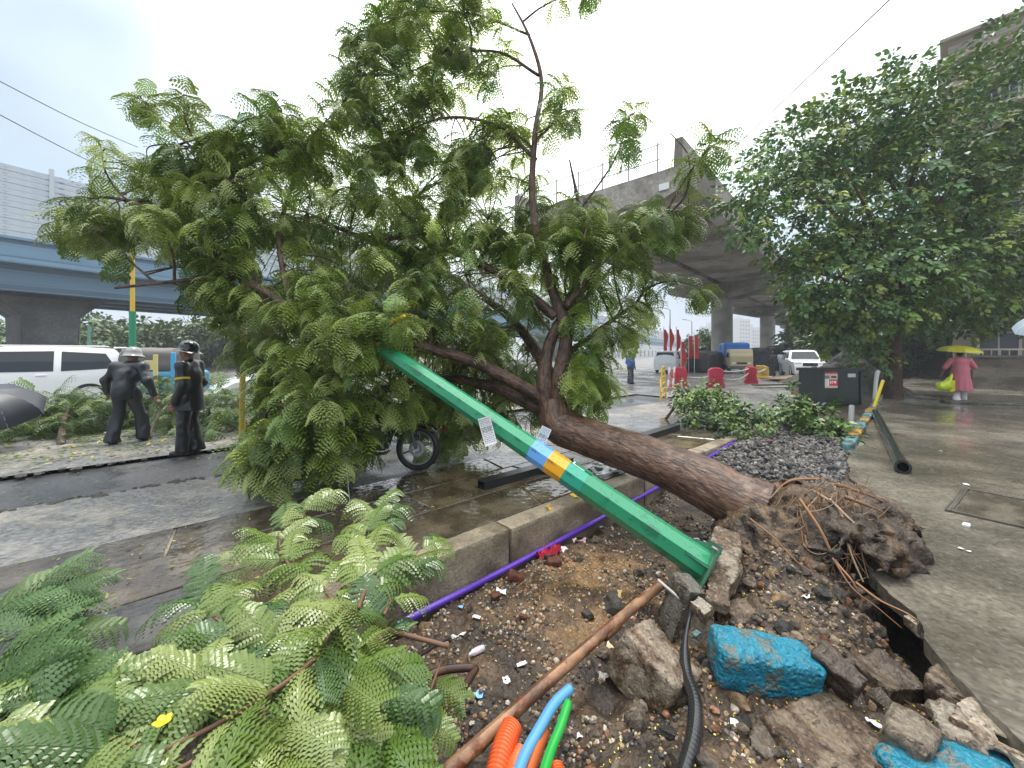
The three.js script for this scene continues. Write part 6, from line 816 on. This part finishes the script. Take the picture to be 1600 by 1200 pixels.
{ // motorcycle under the crown
  const g = thing('motorcycle', 'black motorcycle crushed under the fallen crown, alloy front wheel showing', 'motorcycle', null, at(652, 552, 5.35).setY(0.006), -0.08), dk = MP([0.015, 0.015, 0.017], 0.25, { clearcoat: 0.6 }), al = M([0.16, 0.16, 0.165], 0.35, { metalness: 0.5 }); g.rotation.x = -0.08;
  for (const x of [0, -1.24]) {
    const w = new THREE.Group(); w.name = 'wheel'; g.add(w); w.position.set(x, 0.30, 0);
    add('tyre', new THREE.TorusGeometry(0.262, 0.040, 12, 48), mRubber, w); add('rim', new THREE.TorusGeometry(0.222, 0.013, 8, 48), M([0.34, 0.34, 0.35], 0.3, { metalness: 0.6 }), w); add('rim_stripe', new THREE.TorusGeometry(0.243, 0.006, 6, 48).translate(0, 0, 0.022), M([0.5, 0.5, 0.5], 0.4), w); add('hub', cyl(0.045, 0.045, 0.11, 18).rotateX(PI / 2), M([0.5, 0.5, 0.5], 0.3, { metalness: 0.7 }), w); add('brake_disc', new THREE.RingGeometry(0.06, 0.11, 28).translate(0, 0, 0.045), mSteel, w);
    for (let k = 0; k < 6; k++) add('spoke', box(0.19, 0.024, 0.03, 0.125, 0, 0, 0.008).rotateZ(k * PI / 3 + 0.35), al, w);
  }
  for (const s of [-1, 1]) { add('fork_leg', tube([V(0, 0.30, s * 0.075), V(-0.10, 0.62, s * 0.075), V(-0.20, 0.95, s * 0.075)], [0.022, 0.024, 0.018], 10), s > 0 ? M([0.10, 0.10, 0.10], 0.3) : dk, g); add('fork_tube', rod(V(-0.125, 0.70, s * 0.075), V(-0.19, 0.92, s * 0.075), 0.017, 10), mChrome, g); add('swing_arm', rod(V(-1.24, 0.30, s * 0.09), V(-0.72, 0.36, s * 0.09), 0.022, 8), dk, g); add('shock_absorber', rod(V(-1.1, 0.38, s * 0.11), V(-1.0, 0.70, s * 0.11), 0.026, 10), mSteel, g); add('handlebar', tube([V(-0.22, 1.0, 0), V(-0.24, 1.08, s * 0.15), V(-0.34, 1.07, s * 0.36)], 0.012, 8), dk, g); add('mirror', new THREE.SphereGeometry(0.055, 12, 8).scale(0.35, 0.8, 1.1).translate(-0.26, 1.22, s * 0.30), dk, g); }
  add('front_mudguard', new THREE.TorusGeometry(0.325, 0.05, 6, 24, 1.9).scale(1, 1, 1.1).rotateZ(0.75).translate(0, 0.30, 0), dk, g);
  add('headlamp', new THREE.SphereGeometry(0.095, 16, 12).scale(0.7, 1, 1).translate(-0.10, 0.93, 0), mLampGlass, g);
  add('fuel_tank', nets((x, y, z) => (Math.hypot((x + 0.48) / 0.27, (y - 0.80) / 0.14, z / 0.13) - 1) * 0.13, V(-0.85, 0.6, -0.2), V(-0.1, 1.0, 0.2), 0.02), dk, g);
  add('seat', nets((x, y, z) => sbox(x + 1.0, y - 0.80 - 0.05 * (x + 1) * (x + 1), z, 0.36, 0.05, 0.12, 0.04), V(-1.5, 0.65, -0.2), V(-0.5, 1.0, 0.2), 0.02), mRubber, g);
  add('engine', merge([box(0.26, 0.22, 0.24, -0.55, 0.38, 0, 0.04), cyl(0.075, 0.09, 0.22, 16, -0.48, 0.55, 0), box(0.2, 0.012, 0.2, -0.48, 0.52, 0), box(0.2, 0.012, 0.2, -0.48, 0.56, 0), box(0.2, 0.012, 0.2, -0.48, 0.60, 0)]), al, g);
  add('exhaust', tube([V(-0.42, 0.48, 0.10), V(-0.34, 0.28, 0.14), V(-0.7, 0.24, 0.16), V(-1.4, 0.36, 0.17)], [0.018, 0.018, 0.03, 0.04], 10), mChrome, g); add('frame', merge([rod(V(-0.22, 0.92, 0), V(-0.42, 0.30, 0), 0.022), rod(V(-0.24, 0.88, 0), V(-0.8, 0.72, 0), 0.025), rod(V(-0.8, 0.72, 0), V(-0.75, 0.34, 0), 0.022)]), dk, g); add('tail_lamp', box(0.06, 0.07, 0.14, -1.42, 0.80, 0, 0.02), mRed, g); add('side_panel', box(0.34, 0.2, 0.22, -0.85, 0.60, 0, 0.05), M([0.45, 0.45, 0.46], 0.35), g);
  const f = thing('red_flowers', 'cluster of red blossoms in the shade behind the green pole', 'flowers', null, at(692, 655, 5.6)), rm = M([0.55, 0.03, 0.015], 0.6), fg = new THREE.SphereGeometry(0.03, 8, 6).scale(1, 0.6, 1); for (let i = 0; i < 14; i++) add('blossom', fg, rm, f).position.set(rr(-0.16, 0.16), rr(-0.16, 0.2), rr(-0.1, 0.1)); add('stalk', rod(V(0, -0.5, 0), V(0, 0.1, 0), 0.01), mTwig, f);
}
// ---------- barriers, banners and bits down the road ----------
{
  const red = M([0.52, 0.028, 0.06], 0.45), shape = (w, h) => new THREE.Shape([[-w / 2, 0], [-w / 2, h * 0.16], [-w * 0.40, h * 0.30], [-w * 0.36, h * 0.55], [-w * 0.44, h * 0.62], [-w * 0.40, h * 0.9], [-w * 0.2, h], [w * 0.2, h], [w * 0.40, h * 0.9], [w * 0.44, h * 0.62], [w * 0.36, h * 0.55], [w * 0.40, h * 0.30], [w / 2, h * 0.16], [w / 2, 0]].map(q => new THREE.Vector2(...q)));
  const bar = (px, py, w, h, yaw, label) => { const g = thing('plastic_barrier', label, 'barrier', null, gnd(px, py), yaw); add('shell', new THREE.ExtrudeGeometry(shape(w, h), { depth: 0.4, bevelEnabled: true, bevelSize: 0.04, bevelThickness: 0.05, bevelSegments: 2 }).translate(0, 0, -0.2), red, g); for (let k = -1; k <= 1; k++) add('groove', box(0.05, h * 0.5, 0.03, k * w * 0.2, h * 0.42, 0.255, 0.01), M([0.38, 0.02, 0.04], 0.5), g); add('filler_cap', cyl(0.06, 0.06, 0.05, 12, 0, h + 0.05, 0), red, g); return g.position; };
  const a = bar(1061, 606, 0.66, 0.92, -0.2, 'leftmost red plastic barrier behind the yellow barricade'), b = bar(1118, 605, 0.66, 0.88, -0.3, 'middle red plastic barrier left of the small lorry'), c = bar(1173, 599, 0.55, 0.86, -0.4, 'right red plastic barrier in front of the yellow board');
  const rope = (p, q, sag, label, h = 0.62) => { const A = p.clone().setY(h), B = q.clone().setY(h), m = A.clone().lerp(B, 0.5); m.y -= sag; one('barrier_rope', tube([A, A.clone().lerp(B, 0.25).setY(h - sag * 0.75), m, A.clone().lerp(B, 0.75).setY(h - sag * 0.75), B], 0.035, 7, 24), M([0.60, 0.58, 0.55], 0.6), label, 'rope'); };
  rope(a, b, 0.18, 'white rope between the left and middle red barriers'); rope(b, c, 0.36, 'sagging white rope between the middle and right red barriers'); rope(b, c, 0.12, 'upper white rope between the middle and right red barriers', 0.8); rope(c, gnd(1196, 592), 0.1, 'white rope from the right red barrier to the yellow board');
  const y = M([0.62, 0.40, 0.03], 0.45), g = thing('yellow_barricade', 'folded yellow metal barricade with white tapes on the road', 'barricade', null, gnd(1036, 625), 0.9), R = (p, q, r = 0.03) => rod(V(...p), V(...q), r, 8);
  add('frame', merge([R([-0.3, 0, 0], [-0.1, 1.12, 0]), R([0.3, 0, 0], [0.14, 1.12, 0]), R([-0.1, 1.12, 0], [0.14, 1.12, 0])]), y, g); for (let k = 0; k < 5; k++) add('slat', R([-0.29 + k * 0.035, 0.1 + k * 0.22, 0.01], [0.28 - k * 0.03, 0.22 + k * 0.2, 0.01], 0.026), y, g); add('brace', R([-0.5, 0.3, 0.1], [-0.28, 0.75, 0]), y, g);
  for (const [px, py, l] of [[1042, 622, 'red and white striped pole beside the yellow barricade'], [1050, 619, 'white leaning pole between barricade and red barrier']]) { const q = thing('striped_pole', l, 'pole', null, gnd(px, py)); for (let k = 0; k < 5; k++) add('band', rod(V(0.02 * k, 0.22 * k, 0), V(0.02 * (k + 1), 0.22 * (k + 1), 0), 0.035, 8), k % 2 ? M([0.6, 0.30, 0.26], 0.5) : mWhite, q); }
  const yb = thing('yellow_board', 'crumpled yellow board standing left of the flyover crowd', 'board', null, gnd(1192, 591), -0.5); add('board', chunk(0.72, 0.8, 0.3, 44, 0.06, 0.05, 0.04).translate(0, 0.42, 0), M([0.50, 0.34, 0.06], 0.6), yb); add('ballast', box(1.0, 0.14, 0.5, 0, 0.06, 0, 0.04), y, yb);
  // feather banners
  [[1037, 34], [1046, 33], [1057, 34], [1064, 30], [1076, 33], [1085, 32]].forEach(([px, D], i) => {
    const q = thing('red_banner', ['leftmost red banner', 'second red banner from the left', 'third red banner from the left', 'low red banner, fourth from the left', 'fifth red banner from the left', 'rightmost red banner'][i] + ' by the white cars under the flyover', 'banner', 'red feather banners', at(px, 552, D).setY(0)), h = 3.0 + (i < 3 ? 0.7 : i === 3 ? -0.5 : 0.1);
    add('pole', rod(V(0, 0, 0), V(0, h + 0.2, 0), 0.03), mWhite, q); const f = new THREE.PlaneGeometry(0.42, 1.9, 6, 12), v = f.attributes.position; for (let k = 0; k < v.count; k++) { const x = v.getX(k) + 0.21, yy = v.getY(k), w = Math.sin((yy + 1) / 2 * PI) * 0.35 + 0.55 + 0.2 * Math.sin(yy * 4 + i); v.setXYZ(k, x * w, yy + h - 1.0, 0.08 * Math.sin(x * 9 + yy * 2 + i) * x * 2); } f.computeVertexNormals(); add('cloth', f, M([0.62, 0.045, 0.03], 0.7), q);
  });
  // tarpaulin-covered heaps under the flyover
  [[1102, 34, 3.4, 1.7, 'black tarpaulin heap left of the small lorry', [0.05, 0.05, 0.055]], [1206, 38, 5.5, 2.1, 'black tarpaulin stall right of the small lorry', [0.035, 0.035, 0.04]], [1236, 42, 6.5, 2.4, 'dark covered stall behind the white jeep', [0.04, 0.045, 0.045]], [1186, 46, 4, 1.9, 'dark covered stall behind the second flyover pillar', [0.06, 0.055, 0.05]]].forEach(([px, D, w, h, label, c], i) => { const p = at(px, 552, D).setY(0); const m = one('covered_stall', nets((x, y, z) => sbox(x, y - h / 2, z, w / 2, h / 2, 1.2, 0.35) + 0.22 * fbm3(x * 1.3 + i * 4, y * 1.3, z * 1.3, 3, 6 + i), V(-w / 2 - 0.5, -0.2, -1.7), V(w / 2 + 0.5, h + 0.5, 1.7), 0.14), M(c, 0.5), label, 'stall'); m.position.copy(p); m.rotation.y = 0.6; });
}
{ // black bin with posters
  const c = document.createElement('canvas'); c.width = 220; c.height = 240; const x = c.getContext('2d'); x.fillStyle = '#b9aca4'; x.fillRect(0, 0, 220, 240); x.fillStyle = '#a8453c'; x.fillRect(0, 0, 220, 34); x.fillStyle = '#6d625d'; x.fillRect(16, 60, 80, 44); x.fillStyle = '#34383c'; x.fillRect(120, 66, 84, 30); x.fillStyle = '#d8d4ce'; x.fillRect(0, 116, 90, 90); x.fillStyle = '#b8352f'; x.fillRect(90, 116, 130, 92); x.fillStyle = '#e6dcd4'; x.fillRect(106, 140, 16, 36); x.fillRect(130, 138, 26, 12); x.fillRect(130, 160, 26, 12); x.fillRect(168, 138, 30, 34); x.fillStyle = '#8b8078'; for (let k = 0; k < 4; k++) x.fillRect(10, 128 + k * 18, 60, 6);
  const t = new THREE.CanvasTexture(c); t.colorSpace = THREE.SRGBColorSpace;
  const g = thing('black_bin', 'big black metal bin with a red and white poster', 'bin', null, gnd(1312, 634), 0.02), m = M([0.010, 0.018, 0.018], 0.35, { map: wearMap });
  add('body', box(1.22, 1.05, 0.95, 0, 0.56, -0.4, 0.02), m, g); add('rim', merge([box(1.30, 0.07, 0.06, 0, 1.10, 0.09), box(1.30, 0.07, 0.06, 0, 1.10, -0.89), box(0.06, 0.07, 0.92, 0.62, 1.10, -0.4), box(0.06, 0.07, 0.92, -0.62, 1.10, -0.4)]), m, g); for (const s of [-1, 1]) { add('corner_rib', box(0.06, 1.0, 0.05, s * 0.58, 0.55, 0.085), m, g); add('skid', box(1.1, 0.08, 0.1, 0, 0.03, -0.4 + s * 0.35), m, g); }
  add('poster', box(0.44, 0.5, 0.008, -0.36, 0.80, 0.083), M([1, 1, 1], 0.6, { map: t }), g); add('plate', box(0.24, 0.11, 0.008, 0.30, 0.93, 0.083), M([0.42, 0.45, 0.44], 0.5), g);
  const hp = (label, p, w, h, d, c, seed, cellS) => { const g = one('gravel_heap', toCreasedNormals(nets((x, y, z) => (Math.hypot(x / w, z / d) * 0.9 + y / h - 1) * h * 0.55 + 0.10 * fbm3(x * 2, y * 2, z * 2, 4, seed) + 0.03 * noise3(x * 12, y * 12, z * 12, seed), V(-w * 1.4, -0.1, -d * 1.4), V(w * 1.4, h * 1.1, d * 1.4), cellS), 0.5), conc(c, 0.8), label, 'heap'); g.position.copy(p); };
  hp('dark grey gravel heap rising behind the black bin', at(1322, 552, 16).setY(0), 1.9, 1.75, 1.8, [0.10, 0.105, 0.105], 5, 0.07); hp('low gravel heap in front of the white jeep', at(1272, 552, 21).setY(0), 1.4, 0.9, 1.3, [0.13, 0.135, 0.135], 8, 0.07); hp('reddish earth heap left of the black bin', gnd(1266, 618), 0.55, 0.5, 0.4, [0.20, 0.09, 0.055], 11, 0.04);
  for (const [a, b, w, c, label] of [[gnd(1205, 596), gnd(1268, 588), 1.1, [0.34, 0.24, 0.16], 'tan plank sheet on the mud beyond the cut branches'], [gnd(1178, 606), gnd(1272, 604), 0.3, [0.10, 0.09, 0.085], 'dark beam on the mud beyond the cut branches']]) { const d = b.clone().sub(a), L = d.length(), m = one('board', box(L, 0.06, w, 0, 0.06, 0, 0.01), conc(c, 0.6), label, 'board'); m.position.copy(a.clone().lerp(b, 0.5)).setY(0.07); m.rotation.y = Math.atan2(-d.z, d.x); }
  for (let k = 0; k < 3; k++) one('metal_strip', rod(gnd(1248 + k * 9, 644 + k * 3).setY(0.06), gnd(1276 + k * 7, 630 + k * 2).setY(0.09), 0.035, 6), M([0.5, 0.5, 0.5], 0.3, { metalness: 0.5 }), ['upper', 'middle', 'lower'][k] + ' of three pale metal strips left of the black bin', 'strip');
}
// lamp poles on the left and the painted median blocks
{
  const g = thing('painted_lamp_pole', 'upright lamp pole, green below and yellow above, behind the white car', 'lamp pole', null, at(207, 552, 11.2).setY(0)), gr = M([0.02, 0.23, 0.12], 0.4), ye = M([0.62, 0.42, 0.04], 0.4); add('lower_shaft', cyl(0.075, 0.09, 2.75, 10, 0, 1.37, 0), gr, g); add('upper_shaft', cyl(0.05, 0.055, 2.3, 10, 0, 3.9, 0), ye, g); add('base', box(0.3, 0.05, 0.3, 0, 0.03, 0, 0.01), mSteel, g); add('door', box(0.09, 0.3, 0.02, 0, 0.9, 0.085, 0.004), gr, g); add('collar', cyl(0.08, 0.08, 0.06, 10, 0, 2.76, 0), gr, g); add('arm', tube([V(0, 5.0, 0), V(0.05, 5.5, 0), V(0.5, 5.8, 0.1)], 0.035, 8), M([0.25, 0.23, 0.2], 0.5), g);
  const y2 = thing('yellow_lamp_pole', 'yellow pole half buried in the hanging leaves right of the man', 'lamp pole', null, gnd(378, 694)); add('shaft', tube([V(0, 0, 0), V(0.02, 1.6, 0), V(0.06, 3.2, 0)], [0.05, 0.045, 0.04], 10), ye, y2); add('base', box(0.25, 0.04, 0.25, 0, 0.02, 0, 0.01), mSteel, y2);
  one('thin_post', tube([at(139, 552, 20).setY(0), at(139, 508, 20)], 0.06, 8, 1), M([0.10, 0.26, 0.20], 0.5), 'thin green post under the flyover above the white car', 'post');
  const mk = [0, 1].map(k => chunk(1.02, 0.34, 0.32, 120 + k, 0.012, 0.03, 0.03)), w = M([0.70, 0.68, 0.66], 0.6, { map: wearMap }), b = M([0.03, 0.03, 0.032], 0.55, { map: wearMap });
  for (let k = 0; k < 5; k++) { const white = k % 2 === 1, m = one('median_block', mk[k % 2], white ? w : b, `${['first', 'first', 'second', 'second', 'third'][k]} ${white ? 'white' : 'black'} painted median block from the left among the fallen branches`, 'kerb block', white ? 'white median blocks' : 'black median blocks'); m.position.copy(st(-7.2 + k * 1.05 + (k % 2) * 0.02, 10.95, 0.13)); m.rotation.y = STREET; }
}
scene.traverse(o => { if (o.isMesh) { o.castShadow = true; o.receiveShadow = true; } });
renderer.render(scene, camera);
